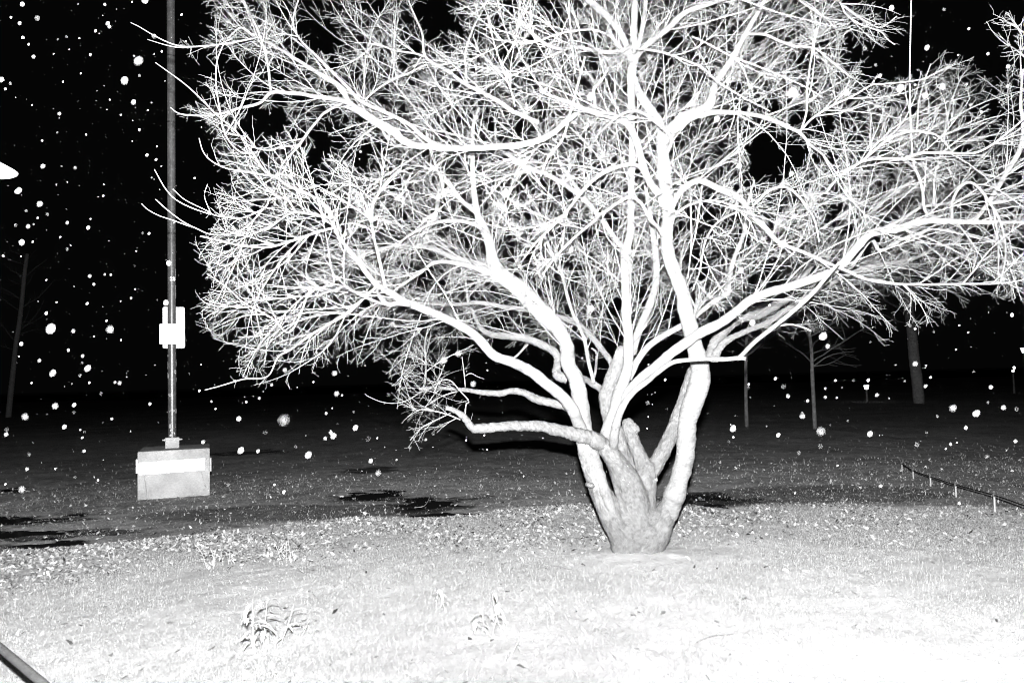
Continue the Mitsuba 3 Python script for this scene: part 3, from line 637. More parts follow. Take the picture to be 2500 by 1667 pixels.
# a shoot only grows where there is still room for it among the others
ux, uy, ud = proj(P1.reshape(-1, 3))
gi = np.clip((ux + 200) / 55, 0, 59).astype(int).reshape(P1.shape[:2])
gj = np.clip((uy + 200) / 55, 0, 35).astype(int).reshape(P1.shape[:2])
step = np.linalg.norm(P1[:, 1] - P1[:, 0], axis=1) * F / ud.reshape(P1.shape[:2]).mean(1)
room = np.zeros((60, 36))
import shapely
thin_out = np.clip(shapely.distance(CROWN.boundary, shapely.points(ux, uy)).reshape(P1.shape[:2]).mean(1) / 120, 0.10, 1)      # sparser towards the outline
grown = np.zeros(len(P1), bool)
for k in range(len(P1)):
    if np.linalg.norm(P1[k, -1] - P1[k, 0]) > 0.15 and room[gi[k], gj[k]].mean() < 250 * thin_out[k]:
        np.add.at(room, (gi[k], gj[k]), step[k])
        grown[k] = True
P1, R1 = P1[grown], R1[grown]

# second order: from those shoots and from all thin limbs
thin = [L for L in limbs if L.R.min() < 0.012]
TP = np.stack([resample(L.P, L.R, 1e9)[0] if False else np.stack([np.interp(np.linspace(0, L.n - 1, 40), np.arange(L.n), L.P[:, k]) for k in range(3)], 1) for L in thin])
TR = np.stack([np.interp(np.linspace(0, L.n - 1, 40), np.arange(L.n), L.R) for L in thin])


def children(P, R, per_m, tmin, lo, hi, llo, lhi, rtop, rend, n, wiggle, lift, poly, arch=0.0, keep=None):
    ln = np.linalg.norm(np.diff(P, axis=1), axis=2).sum(1)
    c = rng.poisson(ln * per_m * (keep if keep is not None else 1.0))
    idx = np.repeat(np.arange(len(P)), c)
    t = rng.uniform(tmin, 1.0, len(idx))
    p, tan, r = sample_on(P, R, idx, t)
    d = side_dir(tan, lo, hi)
    length = rng.uniform(llo, lhi, len(idx)) * np.clip(1.15 - 0.6 * t, 0.4, 1)
    r0 = np.minimum(r * 0.8, rng.uniform(0.75, 1.0, len(idx)) * rtop)
    Q, S = shoots(p, d, length, r0, np.full(len(idx), rend), n, wiggle, rng.uniform(-lift, lift, len(idx)), arch)
    return cut(Q, S, poly)


quiet = np.array([0.0 if L.dens <= 1 else min(L.dens / 9, 1.2) for L in thin])
P2a, R2a = children(P1, R1, 11.0, 0.08, 24, 55, 0.12, 0.46, 0.0023, 0.0010, 7, 0.075, 0.06, CROWN, 0.05)
P2b, R2b = children(TP, TR, 5.0, 0.22, 24, 55, 0.12, 0.50, 0.0025, 0.0010, 7, 0.075, 0.06, CROWN_WIDE, 0.05, quiet)
P2, R2 = np.vstack([P2a, P2b]), np.vstack([R2a, R2b])
P3a, R3a = children(P2, R2, 19, 0.15, 30, 62, 0.03, 0.14, 0.0015, 0.0009, 4, 0.16, 0.05, CROWN_WIDE)
P3b, R3b = children(P1, R1, 9, 0.2, 40, 75, 0.03, 0.13, 0.0015, 0.0009, 4, 0.18, 0.05, CROWN_WIDE)
P3c, R3c = children(TP, TR, 9, 0.35, 40, 75, 0.03, 0.13, 0.0016, 0.0009, 4, 0.18, 0.05, CROWN_WIDE, 0.0, quiet)
big = [L for L in limbs if L.R.max() > 0.012 and L.dens > 2]
BP = np.stack([np.stack([np.interp(np.linspace(0, L.n - 1, 40), np.arange(L.n), L.P[:, k]) for k in range(3)], 1) for L in big])
BR = np.stack([np.interp(np.linspace(0, L.n - 1, 40), np.arange(L.n), L.R) for L in big])
P3d, R3d = children(BP, BR, 9, 0.2, 50, 90, 0.04, 0.17, 0.0020, 0.0010, 4, 0.14, 0.05, CROWN_WIDE)
P3, R3 = np.vstack([P3a, P3b, P3c, P3d]), np.vstack([R3a, R3b, R3c, R3d])
print("shoots", len(P1), len(P2), len(P3))

size = R1.max(1) * np.linalg.norm(P1[:, -1] - P1[:, 0], axis=1) / proj(P1[:, 0])[2] ** 2
order = np.argsort(-size)
own = order[: 296 - len(limbs)]
for k in own:
    put(BARE + "__branch", tubes(P1[k:k + 1], R1[k:k + 1], 5), "twig_bark", smooth=True)
rest = np.ones(len(P1), bool)
rest[own] = False
mass, shift = [], 0
for P, R, sd in ((P1[rest], R1[rest], 4), (P2, R2, 4), (P3, R3, 3)):
    v, f = tubes(P, R, sd)
    mass.append((v, f + shift))
    shift += len(v)
put(BARE + "__twigs", (np.vstack([a for a, _ in mass]), np.vstack([b for _, b in mass])), "twig_bark", smooth=True)
tag(BARE + "__twigs", kind="stuff")

# ------------------------------------------------------------------ lamp pole in its concrete foot
BASE_L, BASE_R = hit(335, 1221), hit(513, 1207)
ex = unit(np.append((BASE_R - BASE_L)[:2], 0))
ey = np.array([-ex[1], ex[0], 0.0])          # away from the camera
BW = float(np.linalg.norm((BASE_R - BASE_L)[:2]))
BC = (BASE_L + BASE_R) / 2
DB = float(proj(BC)[2])
BH = 115 / F * DB
base_frame = frame(BC + ey * BW / 2 - np.array([0, 0, 0.05]), ex, ey, [0, 0, 1])
blk = trimesh.creation.box((BW, BW, BH + 0.05))
blk.apply_translation([0, 0, (BH + 0.05) / 2])
s = m3.Manifold.sphere(0.018, 12)
h = BW / 2 - 0.018
block = m3.Manifold.batch_hull([s.translate([a * h, b * h, c]) for a in (-1, 1) for b in (-1, 1) for c in (0.0, BH + 0.05 - 0.018)])


def crack(points, width, depth):
    """A wandering cut into the front face; points in metres from the lower left corner of the face."""
    p = bend(np.array(points), 5)
    j = rng.normal(size=len(p)) * 0.004
    w = width * (0.6 + 0.8 * rng.random(len(p)))
    ring = np.vstack([np.c_[p[:, 0] + j - w / 2, p[:, 1]], np.c_[p[:, 0] + j + w / 2, p[:, 1]][::-1]])
    prism = m3.CrossSection([ring]).extrude(depth)
    return prism.rotate([90, 0, 0]).translate([-BW / 2, -BW / 2 + depth - 0.006, 0.05])


ppm = F / DB
for pts in ([((349 - 335) / ppm, 0.38), ((353 - 335) / ppm, 0.33), ((354 - 335) / ppm, 0.2), ((356 - 335) / ppm, 0.1), ((355 - 335) / ppm, -0.06)],
            [((477 - 335) / ppm, 0.34), ((480 - 335) / ppm, 0.27), ((484 - 335) / ppm, 0.18), ((487 - 335) / ppm, 0.12)]):
    block = block - crack(pts, 0.018, 0.05)
q = block.refine_to_length(0.05).to_mesh()
scene["concrete_foot__block"] = {**mikit.ply(trimesh.Trimesh(q.vert_properties[:, :3], q.tri_verts), "concrete", smooth=30), "to_world": base_frame}
tag("concrete_foot", "cracked square concrete foot with a glaring white band, holding the tall pole", "concrete base")


def foot(px, py):
    """Pixel on the front face -> (x, z) in the foot's own frame."""
    return (px - 424) / ppm, 0.05 + (1214 + (px - 424) * -0.083 - py) / ppm


# the reflecting band: panels set side by side on the front, and one plate on each flank
x0, z0 = foot(346, 1165)
x1, z1 = foot(494, 1113)
cuts = np.linspace(x0, x1, 4)
for k in range(3):
    m = box(cuts[k + 1] - cuts[k] - 0.004, 0.012, z1 - z0 - 0.06, ((cuts[k] + cuts[k + 1]) / 2, -BW / 2 - 0.006, (z0 + z1) / 2 + 0.004 * (k - 1)), 0.004)
    key = num("concrete_foot__reflective_panel")
    scene[key] = {**mikit.ply(m, "reflective_white", smooth=40), "to_world": base_frame}
for sx, lo in ((-1, 1159), (1, 1150)):
    zz = foot(325 if sx < 0 else 512, lo)[1]
    key = num("concrete_foot__side_plate")
    scene[key] = {**mikit.ply(box(0.022, 0.30, 0.20, (sx * (BW / 2 + 0.008), -BW / 2 + 0.16, zz + 0.10), 0.004), "reflective_white" if sx < 0 else "dull_white", smooth=40), "to_world": base_frame}

COL_B = at(421, 1092, DB + BW * 0.45 * 0.9)
pz = BC[2] + BH
pole_y = (BC + ey * BW / 2)
# pole axis: from the middle of the block through the photographed direction
r = ray(420.5, 1086)
tt = (pz - EYE[2]) / r[2]
P_B = np.array([*(EYE + (pole_y @ FWD - EYE @ FWD) / (r @ FWD) * r)[:2], pz - 0.02])
r2 = ray(417, 0)
P_T = EYE + r2 * ((P_B[1] - EYE[1]) / r2[1])
ax = unit(P_T - P_B)
P_T = P_T + ax * 1.6
DP = float(proj(P_B)[2])
PR = 18.6 / 2 / F * DP
toward = unit(EYE - P_B - ax * ((EYE - P_B) @ ax))
side = np.cross(ax, toward)
side = side if side @ RIGHT > 0 else -side


def pole_at(py):
    """Length along the pole of photo row py, from its foot."""
    lo, hi = 0.0, 9.0
    for _ in range(40):
        mid = (lo + hi) / 2
        if proj(P_B + ax * mid)[1] > py:
            lo = mid
        else:
            hi = mid
    return lo


n = 60
line = np.linspace(0, 1, n)[:, None] * (P_T - P_B) + P_B
put("tall_pole__shaft", tubes(line[None], np.full((1, n), PR), 40), "pole_paint", smooth=True)
tag("tall_pole", "tall dark metal pole with the number 25 and torn white stickers", "pole")
col = frame(P_B, side, toward, ax)
cw = 31 / F * DP
ch = pole_at(1067)
scene["tall_pole__sleeve"] = {**mikit.ply(box(cw, cw, ch, (0, 0, ch / 2), 0.008), "concrete", smooth=40), "to_world": frame(P_B, side, toward, ax) }
for sx in (-1, 1):
    b = trimesh.creation.cylinder(0.011, 0.045, sections=12)
    b.apply_transform(trimesh.transformations.rotation_matrix(math.pi / 2, [0, 1, 0]))
    nut = trimesh.creation.cylinder(0.02, 0.014, sections=6)
    nut.apply_transform(trimesh.transformations.rotation_matrix(math.pi / 2, [0, 1, 0]))
    b.apply_translation([sx * (cw / 2 + 0.02), 0.03, ch - 0.035])
    nut.apply_translation([sx * (cw / 2 + 0.008), 0.03, ch - 0.035])
    key = num("tall_pole__bolt")
    scene[key] = {**mikit.ply(cat([b, nut]), "galvanised", smooth=40), "to_world": col}


def wrap(mesh, row, px=None, lift=0.0015):
    """Lays a flat piece (x across, y up, z thickness) round the pole at photo row ROW."""
    v = np.array(mesh.vertices)
    a = v[:, 0] / PR + (0 if px is None else math.asin(max(-0.98, min(0.98, (px - 418.5) / 9.3))))
    rr = PR + lift + v[:, 2]
    h = pole_at(row) + v[:, 1]
    return trimesh.Trimesh(P_B + ax * h[:, None] + side * (np.sin(a) * rr)[:, None] + toward * (np.cos(a) * rr)[:, None], mesh.faces, process=False)


txt = meshkit.text_mesh("25", 0.052, 0.0015, bold=True)
txt.apply_translation([-txt.bounds[:, 0].mean(), 0, 0])
txt.apply_scale([0.078 / np.ptp(txt.bounds[:, 0]), 1, 1])
put("tall_pole__number", wrap(txt, 686, 421), "reflective_white")
tag("tall_pole__number", "small white number 25")
for row in (138, 300, 571):
    strip = trimesh.creation.box((2 * math.pi * PR, 0.02, 0.003)).subdivide().subdivide().subdivide().subdivide()
    put("tall_pole__strap", wrap(strip, row), "black_paint")
for px, row, w, h in ((409.5, 868, 4, 6), (409, 892, 3, 18), (428, 886, 3, 15), (426, 908, 8, 10), (410, 918, 3, 14), (427.6, 927, 3, 10), (414, 964, 9, 6), (419, 1003, 12, 4.5), (427, 1003, 4, 11),
                      (414, 1040, 3, 12), (417, 1050, 6, 8), (421, 1058, 10, 7), (415, 1062, 5, 6), (427.5, 668, 2.4, 26), (427.5, 715, 2.2, 34)):
    a = np.linspace(0, 2 * math.pi, 11)[:-1]
    rr = 0.7 + 0.5 * rng.random(10)
    poly = Polygon(np.c_[np.sign(np.cos(a)) * np.abs(np.cos(a)) ** 0.6 * rr * w / 2, np.sign(np.sin(a)) * np.abs(np.sin(a)) ** 0.6 * rr * h / 2] / F * DP)
    m = trimesh.creation.extrude_polygon(poly.buffer(0), 0.0012, engine="earcut")
    put("tall_pole__sticker_scrap", wrap(m, row, px, 0.0008), "dull_white")

# sign on the pole: a pale plate behind the shaft, a bright reflector box in front of it
sg = frame(P_B, side, toward, ax)


def sgn(px, py):
    return (px - 418.8) / F * DP, pole_at(py)


def plate(xa, xb, za, zb, y, thick, rad):
    w, h = xb - xa, zb - za
    cs = m3.CrossSection.square([w - 2 * rad, h - 2 * rad], True).offset(rad, m3.JoinType.Round, 2.0, 24)
    q = cs.extrude(thick).rotate([90, 0, 0]).translate([(xa + xb) / 2, y + thick / 2, (za + zb) / 2]).to_mesh()
    return trimesh.Trimesh(q.vert_properties[:, :3], q.tri_verts, process=False)


(xa, zb), (xb, za) = sgn(398, 748), sgn(448.5, 850)
scene["reflector_sign__back_plate"] = {**mikit.ply(plate(xa, xb, za, zb, -PR - 0.012, 0.006, 0.03), "dull_white"), "to_world": sg}
(xa, zb), (xb, za) = sgn(391, 792), sgn(446, 841)
scene["reflector_sign__panel"] = {**mikit.ply(plate(xa, xb, za, zb, PR + 0.022, 0.02, 0.02), "reflective_white"), "to_world": sg}
for row in (800, 832):
    key = num("reflector_sign__bracket")
    scene[key] = {**mikit.ply(box(2 * PR + 0.05, 2 * PR + 0.024, 0.03, (0, 0.0, pole_at(row)), 0.004), "galvanised", smooth=40), "to_world": sg}
tag("reflector_sign", "glaring white reflector box and pale plate strapped to the tall pole", "sign")


# ------------------------------------------------------------------ street lamps
def lathe(profile, sections=32):
    return trimesh.creation.revolve(np.array(profile), sections=sections)


def emit(mesh, key, radiance, where):
    scene[key] = {**mikit.ply(mesh, "dull_white", smooth=40), "to_world": where, "emitter": {"type": "area", "radiance": grey(radiance), "sampling_weight": 0.02}}


DL = 11.0
LC = at(-26, 417, DL)
k = DL / F
lf = T().translate(LC.tolist())
scene["street_lamp__cap"] = {**mikit.ply(lathe([(0.001, 40 * k), (9 * k, 38 * k), (13 * k, 28 * k), (0.001, 28 * k)]), "galvanised", smooth=40), "to_world": lf}
emit(lathe([(0.001, -12.5 * k), (20 * k, -12 * k), (38 * k, -10.5 * k), (50 * k, -7.5 * k), (57 * k, -3.5 * k), (59 * k, 0.0), (56 * k, 3 * k), (45 * k, 10 * k), (27 * k, 20 * k), (10 * k, 27 * k), (0.001, 28 * k)]), "street_lamp__opal_shade", 5.0, lf)
lb = np.array([LC[0], LC[1], gz(LC[0], LC[1])])
pm = np.array([[LC + [0, 0, 0.03], lb + (LC - lb) * 0.5, lb]])[0][::-1]
put("street_lamp__pole", tubes(pm[None], np.array([[0.06, 0.05, 0.035]]), 16), "galvanised", smooth=True)
tag("street_lamp", "lit street lamp with a shallow white hood, cut by the left edge of the photo", "street lamp")


def far_lamp(px, py, d, size, radiance, label):
    """A small old-fashioned lantern on a thin post, far off."""
    t = num("park_lamp")
    c = at(px, py, d)
    g = np.array([c[0], c[1], gz(c[0], c[1]) - 0.05])
    f = T().translate(c.tolist())
    scene[t + "__lantern"] = {**mikit.ply(lathe([(0.001, -0.9 * size), (0.45 * size, -0.9 * size), (0.8 * size, 0.3 * size), (0.001, 0.3 * size)], 6), "dull_white"), "to_world": f,
                              "emitter": {"type": "area", "radiance": grey(radiance), "sampling_weight": 0.02}}
    scene[t + "__cap"] = {**mikit.ply(lathe([(0.001, 1.0 * size), (0.25 * size, 0.75 * size), (1.0 * size, 0.36 * size), (1.0 * size, 0.31 * size), (0.001, 0.31 * size)], 6), "black_paint"), "to_world": f}
    top = c - [0, 0, 0.95 * size]
    scene[t + "__post"] = mikit.ply(tubes(np.array([[g, (g + top) / 2, top]]), np.array([[0.07, 0.045, 0.035]]), 10), "far_bark", smooth=True)
    tag(t, label, "street lamp")


far_lamp(2115, 943, 38.0, 0.17, 14.0, "tiny lit lantern far back between the young tree and the thick tree")
far_lamp(2473, 905, 46.0, 0.11, 10.0, "tiny lit lantern far back near the right edge, lower of two")
far_lamp(2500, 852, 34.0, 0.20, 5.0, "lit lantern cut by the right edge of the photo")

# ------------------------------------------------------------------ knee rails
FB = [(2429.5, 1250, 2425, 1199), (2334.5, 1213, 2331.5, 1176), (2272.5, 1187, 2268, 1158), (2230, 1168, 2228.5, 1144), (2202.5, 1149, 2201, 1128)]
foot_pts = [hit(a, b) for a, b, _, _ in FB]
heights = [(b - d) / F * float(proj(p)[2]) for (_, b, _, d), p in zip(FB, foot_pts)]
step = (foot_pts[0] - foot_pts[4]) / 4
foot_pts = [foot_pts[0] + step * 2, foot_pts[0] + step] + foot_pts
heights = [0.27, 0.245] + heights
tag("knee_rail", "low black rail on short pale posts running off to the right edge", "fence")
rail = bend(np.array([p + [0, 0, h * 0.80] for p, h in zip(foot_pts, heights)]), 6)
put("knee_rail__rail", tubes(rail[None], np.full((1, len(rail)), 0.0075), 12), "black_paint", smooth=True)
for p, h in zip(foot_pts, heights):
    post = np.array([p - [0, 0, 0.12], p + [0, 0, h * 0.72]])
    key = put("knee_rail__post", tubes(post[None], np.full((1, 2), 0.0105), 14), "galvanised", smooth=True)
    ring = trimesh.creation.cylinder(0.0165, 0.035, sections=14)
    ring.apply_translation(p + [0, 0, h * 0.80])
    knob = trimesh.creation.icosphere(2, 0.014)
    knob.apply_translation(p + [0, 0, h - 0.008])
    neck = trimesh.creation.cylinder(0.007, 0.03, sections=10)
    neck.apply_translation(p + [0, 0, h * 0.88])
    scene[key + "__cap"] = mikit.ply(cat([ring, neck, knob]), "rail_paint", smooth=40)

# the near rail that cuts the lower left corner
ra, rb = hit(-160, 1472, 0.30), hit(240, 1770, 0.30)


def on_plane(px, py, z):
    r = ray(px, py)
    return EYE + r * ((z - EYE[2]) / r[2])


ra, rb = on_plane(0, 1580, 0.30), on_plane(104, 1667, 0.30)
dv = unit(rb - ra)
line = np.array([ra - dv * 2.4, ra, rb, rb + dv * 1.6])
put("handrail__rail", tubes(bend(line, 6)[None], np.full((1, 19), 0.0185), 20), "rail_paint", smooth=True)
for p in (ra - dv * 2.3, ra - dv * 0.55, rb + dv * 1.1):
    b = np.array([p[0], p[1], gz(p[0], p[1]) - 0.05])
    put("handrail__post", tubes(np.array([[b, p - [0, 0, 0.01]]]), np.full((1, 2), 0.02), 14), "galvanised", smooth=True)
COUNT.pop("handrail", None)
tag("handrail", "grey pipe rail close to the camera across the lower left corner", "fence")


# ------------------------------------------------------------------ far trees
def far_tree(name, base, px_top, w0, w1, bsdf, label, crown, lean=0.0, group=None):
    t = num(name)
    g = hit(*base)
    d = float(proj(g)[2])
    pts = [np.append(g[:2], g[2] - 0.1)]
    for f in np.linspace(0.15, 1, 7):
        x = base[0] + (px_top[0] - base[0]) * f + rng.normal() * 1.0
        y = base[1] + (px_top[1] - base[1]) * f
        pts.append(at(x, y, d))
    c = bend(np.array(pts), 6)
    rad = np.linspace(w0, w1, len(c)) / 2 / F * d
    v, f = tubes(c[None], (rad * (1 + 0.1 * rng.normal(size=len(rad)) * 0.3))[None], 12)
    scene[t + "__trunk"] = mikit.ply((v, f), bsdf, smooth=True)
    if crown:
        m, lo, ln = crown
        tt = rng.uniform(lo, 1, m)
        k = (tt * (len(c) - 1)).astype(int)
        p, tan = c[k], unit(c[np.minimum(k + 1, len(c) - 1)] - c[np.maximum(k - 1, 0)])
        P, R = shoots(p, side_dir(tan, 45, 80), rng.uniform(0.4, 1, m) * ln, np.full(m, 0.016), np.full(m, 0.004), 10, 0.09, np.full(m, 0.02), 0.03)
        Q, S = children(P, R, 3.0, 0.2, 30, 60, 0.2, 0.9, 0.006, 0.0025, 6, 0.12, 0.04, Polygon([(-4000, -4000), (6000, -4000), (6000, 3000), (-4000, 3000)]))
        va, fa = tubes(P, R, 4)
        vb, fb = tubes(Q, S, 3)
        scene[t + "__crown"] = mikit.ply((np.vstack([va, vb]), np.vstack([fa, fb + len(va)])), "far_bark", smooth=True)
    tag(t, label, "tree", group)


far_tree("young_tree", (1990, 1047), (1966, 600), 10, 5, "far_bark", "slim young tree, taller of the two pale trunks behind the right stem", (34, 0.3, 2.0))
far_tree("young_tree", (1823, 1041), (1822, 620), 9, 5, "far_bark", "slim young trunk just right of the big tree's right stem, shorter and dimmer", (30, 0.35, 1.8))
far_tree("old_tree", (2244, 984), (2205, 600), 26, 19, "far_bark", "thick dim tree trunk far back on the right, leaning left", (24, 0.5, 3.5))
far_tree("old_tree", (20, 1018), (66, 620), 13, 8, "far_bark", "dim leaning trunk at the far left edge behind the snow", (24, 0.4, 3.0))

# ------------------------------------------------------------------ grass, leaf litter, weeds
def scatter(n, xr, yr, density):
    x, y = rng.uniform(*xr, n), rng.uniform(*yr, n)
    keep = rng.random(n) < density(x, y)
    return x[keep], y[keep]


def n2(x, y, s, seed):
    return meshkit.fbm(np.stack([x * s, y * s, x * 0], -1), 3, seed)


def zone(x, y):
    return np.clip((edge_np(x) + (n2(x, y, 1.3, 71) - 0.5) * 0.8 - y) / 0.25 + 0.5, 0, 1)


def ground_z(x, y):
    return gz(x, y) + bumps(x, y)


def frustum(x, y):
    return (np.abs(x) < 0.75 * y + 0.9)


def grass_density(x, y):
    bare = np.clip((n2(x, y, 0.9, 73) - 0.36) * 6, 0.22, 1)
    near_trunk = np.clip((np.hypot(x - TREE_AT[0], y - TREE_AT[1]) - 0.35) / 0.6, 0.05, 1)
    return np.where(frustum(x, y), (0.10 + 0.9 * zone(x, y)) * bare * near_trunk * np.clip(1.7 - y / 9.5, 0.12, 1), 0)


def blades(x, y, lo, hi, wlo, whi):
    """One mesh of bent blades standing at the points."""
    m = len(x)
    z = ground_z(x, y)
    hgt = rng.uniform(lo, hi, m) * (0.6 + 0.9 * n2(x, y, 2.0, 75))
    az = rng.uniform(0, 2 * np.pi, m)
    tilt = rng.uniform(0.6, 2.8, m)
    wd = rng.uniform(wlo, whi, m)
    across = np.stack([np.cos(az), np.sin(az), 0 * az], 1)
    along = np.stack([-np.sin(az), np.cos(az), 0 * az], 1)
    b = np.stack([x, y, z - 0.003], 1)
    mid = b + np.stack([0 * z, 0 * z, hgt * 0.65], 1) + along * (hgt * 0.35 * tilt)[:, None]
    tip = b + np.stack([0 * z, 0 * z, hgt * np.clip(1.1 - 0.45 * tilt, 0.3, 1)], 1) + along * (hgt * 1.0 * tilt)[:, None]
    v = np.stack([b - across * wd[:, None], b + across * wd[:, None], mid + across * (0.7 * wd)[:, None], mid - across * (0.7 * wd)[:, None], tip], 1).reshape(-1, 3)
    f = (np.array([[0, 1, 2], [0, 2, 3], [3, 2, 4]])[None] + (np.arange(m) * 5)[:, None, None]).reshape(-1, 3)
    return v, f


def far_density(x, y):
    tufts = np.clip((n2(x, y, 0.5, 81) - 0.33) * 5, 0.1, 1) * np.clip((n2(x, y, 3.0, 82) - 0.3) * 4, 0.1, 1)
    back_right = np.clip((x - 1.0) / 2 + (y - 11.0) / 2, 0, 1)
    wet = np.ones_like(x)
    for c, a, b, s in PUD:
        wet = np.minimum(wet, np.clip((((x - c[0]) / a) ** 2 + ((y - c[1]) / b) ** 2) - 0.7, 0.03, 1))
    return np.where((np.abs(x) < 0.78 * y) & (y > edge_np(x)), tufts * wet * np.clip(0.35 + 0.30 * back_right, 0, 1) * np.clip(1.5 - y / 12, 0.03, 1), 0)


x, y = scatter(1100000, (-8.5, 9.5), (3.0, 12.5), grass_density)
near = blades(x, y, 0.010, 0.034, 0.0008, 0.0020)
x, y = scatter(330000, (-26, 26), (8.0, 34), far_density)
far = blades(x, y, 0.018, 0.065, 0.002, 0.0045)
v, f = np.vstack([near[0], far[0]]), np.vstack([near[1], far[1] + len(near[0])])
m = len(f) // 3
put("grass", (v, f), "grass_blade")
tag("grass", "short pale winter grass in the lit foreground", kind="stuff")
print("grass", m)


def litter_density(x, y):
    near_edge = np.clip(1.25 - (edge_np(x) - y) / 2.0, 0.02, 1)
    left = np.clip(0.9 - (x - 0.6) * 0.25, 0.25, 1)
    return np.where(frustum(x, y), np.where(zone(x, y) > 0.4, near_edge * left * np.clip((n2(x, y, 1.6, 77) - 0.3) * 4, 0.1, 1), 0.02 * (y < 13)), 0)


x, y = scatter(420000, (-8.5, 9.5), (3.0, 14), litter_density)
m = len(x)
z = ground_z(x, y)
size = rng.uniform(0.010, 0.028, m)
az = rng.uniform(0, 2 * np.pi, m)
a = np.stack([np.cos(az), np.sin(az), rng.normal(size=m) * 0.45], 1) * size[:, None]
c = np.stack([-np.sin(az), np.cos(az), rng.normal(size=m) * 0.45], 1) * (size * rng.uniform(0.45, 0.8, m))[:, None]
o = np.stack([x, y, z + 0.006 + 0.25 * size], 1)
up = np.stack([0 * x, 0 * x, size * rng.uniform(-0.35, 0.35, m)], 1)
v = np.stack([o - a, o + c * 0.8 + up - a * 0.2, o + a, o - c * 0.8 + up + a * 0.1, o - up * 0.6], 1).reshape(-1, 3)
f = (np.array([[0, 4, 1], [1, 4, 2], [2, 4, 3], [3, 4, 0]])[None] + (np.arange(m) * 5)[:, None, None]).reshape(-1, 3)
tone = np.repeat(np.clip(rng.normal(0.27, 0.13, m), 0.02, 0.55), 5)
put("leaf_litter", (v, f), "litter_leaf", color=np.repeat(tone[:, None], 3, 1), smooth=True)
tag("leaf_litter", "fallen leaves strewn along the edge of the bare earth", kind="stuff")
print("leaves", m)


def leaf_mesh(base, direction, length, width, droop, fold=0.35):
    """A withered leaf: a pointed, toothed blade folded along its midrib and drooping."""
    n = 9
    d = unit(direction)
    sideways = unit(np.cross(d, [0, 0, 1.0]) + 1e-6)
    pts, vs = [], []
    p = np.array(base, float)
    for k in range(n):
        t = k / (n - 1)
        w = width * math.sin(math.pi * min(1, t * 0.93 + 0.07)) ** 0.8 * (1 + 0.18 * (-1) ** k) if 0 < k < n - 1 else 0.0008
        nrm = unit(np.cross(sideways, d))
        vs += [p - sideways * w + nrm * w * fold, p, p + sideways * w + nrm * w * fold]
        p = p + d * (length / (n - 1))
        d = unit(d + np.array([0, 0, -droop]))
    q = []
    for k in range(n - 1):
        a = 3 * k
        q += [[a, a + 1, a + 4, a + 3], [a + 1, a + 2, a + 5, a + 4]]
    return np.array(vs), np.array(q)


def weed(px, py, height, stems, leaves, spread, label, lean=0.0):
    t = num("withered_plant")
    g = hit(px, py)
    for _ in range(stems):
        d = unit(np.array([rng.normal() * spread + lean, rng.normal() * spread, 1.0]))
        base = g + np.array([rng.normal() * height * 0.25, rng.normal() * height * 0.2, -0.01])
        base[2] = gz(base[0], base[1]) - 0.01
        h = height * rng.uniform(0.6, 1.05)
        P, R = shoots(base[None], d[None], np.array([h]), np.array([0.0030]), np.array([0.0015]), 8, 0.06, np.array([0.0]))
        put(t + "__stem", tubes(P, R, 5), "dead_stem", smooth=True)
        for k in range(leaves):
            u = rng.uniform(0.25, 1.0)
            p, tan, _ = sample_on(P, R, np.array([0]), np.array([u]))
            ang = rng.uniform(0, 2 * math.pi)
            out = np.array([math.cos(ang), math.sin(ang), rng.uniform(-0.1, 0.9)])
            put(t + "__leaf", leaf_mesh(p[0], out, rng.uniform(0.05, 0.13) * min(1.2, height / 0.3), rng.uniform(0.006, 0.014) * min(1.2, height / 0.3), rng.uniform(0.12, 0.45)), "dead_leaf", smooth=True)
    tag(t, label, "plant")


weed(655, 1588, 0.33, 6, 6, 0.22, "largest withered weed in the left foreground with drooping toothed leaves")
weed(752, 1560, 0.15, 3, 4, 0.5, "low sprawling weed just right of the largest withered weed", 0.2)
weed(530, 1384, 0.26, 5, 5, 0.25, "leafy withered weed behind the largest one, below the concrete foot")
weed(680, 1372, 0.24, 4, 5, 0.25, "withered weed with one leaf bent left, at the edge of the leaf litter")
weed(266, 1366, 0.15, 2, 4, 0.2, "small lone withered weed farthest to the left")
weed(1205, 1545, 0.26, 5, 6, 0.3, "broad overexposed weed in the middle of the foreground")
weed(1070, 1500, 0.22, 3, 5, 0.25, "overexposed weed just left of the broad one in the middle foreground")
weed(1235, 1610, 0.13, 2, 4, 0.4, "small weed below the broad one in the middle foreground")
weed(1552, 1600, 0.10, 2, 4, 0.4, "small weed in the foreground below the trunk")


def stick(points, r, label):
    P = np.array([hit(x, y) + [0, 0, h] for x, y, h in points])
    c = bend(P, 5)
    key = put("fallen_twig", tubes(c[None], np.linspace(r, r * 0.5, len(c))[None], 6), "twig_bark", smooth=True)
    tag(key, label, "twig")


stick([(1350, 1383, 0.01), (1372, 1389, 0.02), (1400, 1395, 0.01)], 0.006, "pale fallen twig on the lawn left of the trunk's foot")
stick([(456, 1230, 0.01), (475, 1222, 0.03), (492, 1223, 0.02)], 0.006, "pale fallen twig in front of the concrete foot")
stick([(1012, 1243, 0.02), (1040, 1241, 0.05), (1058, 1218, 0.16)], 0.006, "forked fallen twig standing in the middle puddle")
stick([(1700, 1572, 0.01), (1740, 1560, 0.02), (1790, 1552, 0.01)], 0.004, "thin fallen twig in the near foreground right of the trunk")

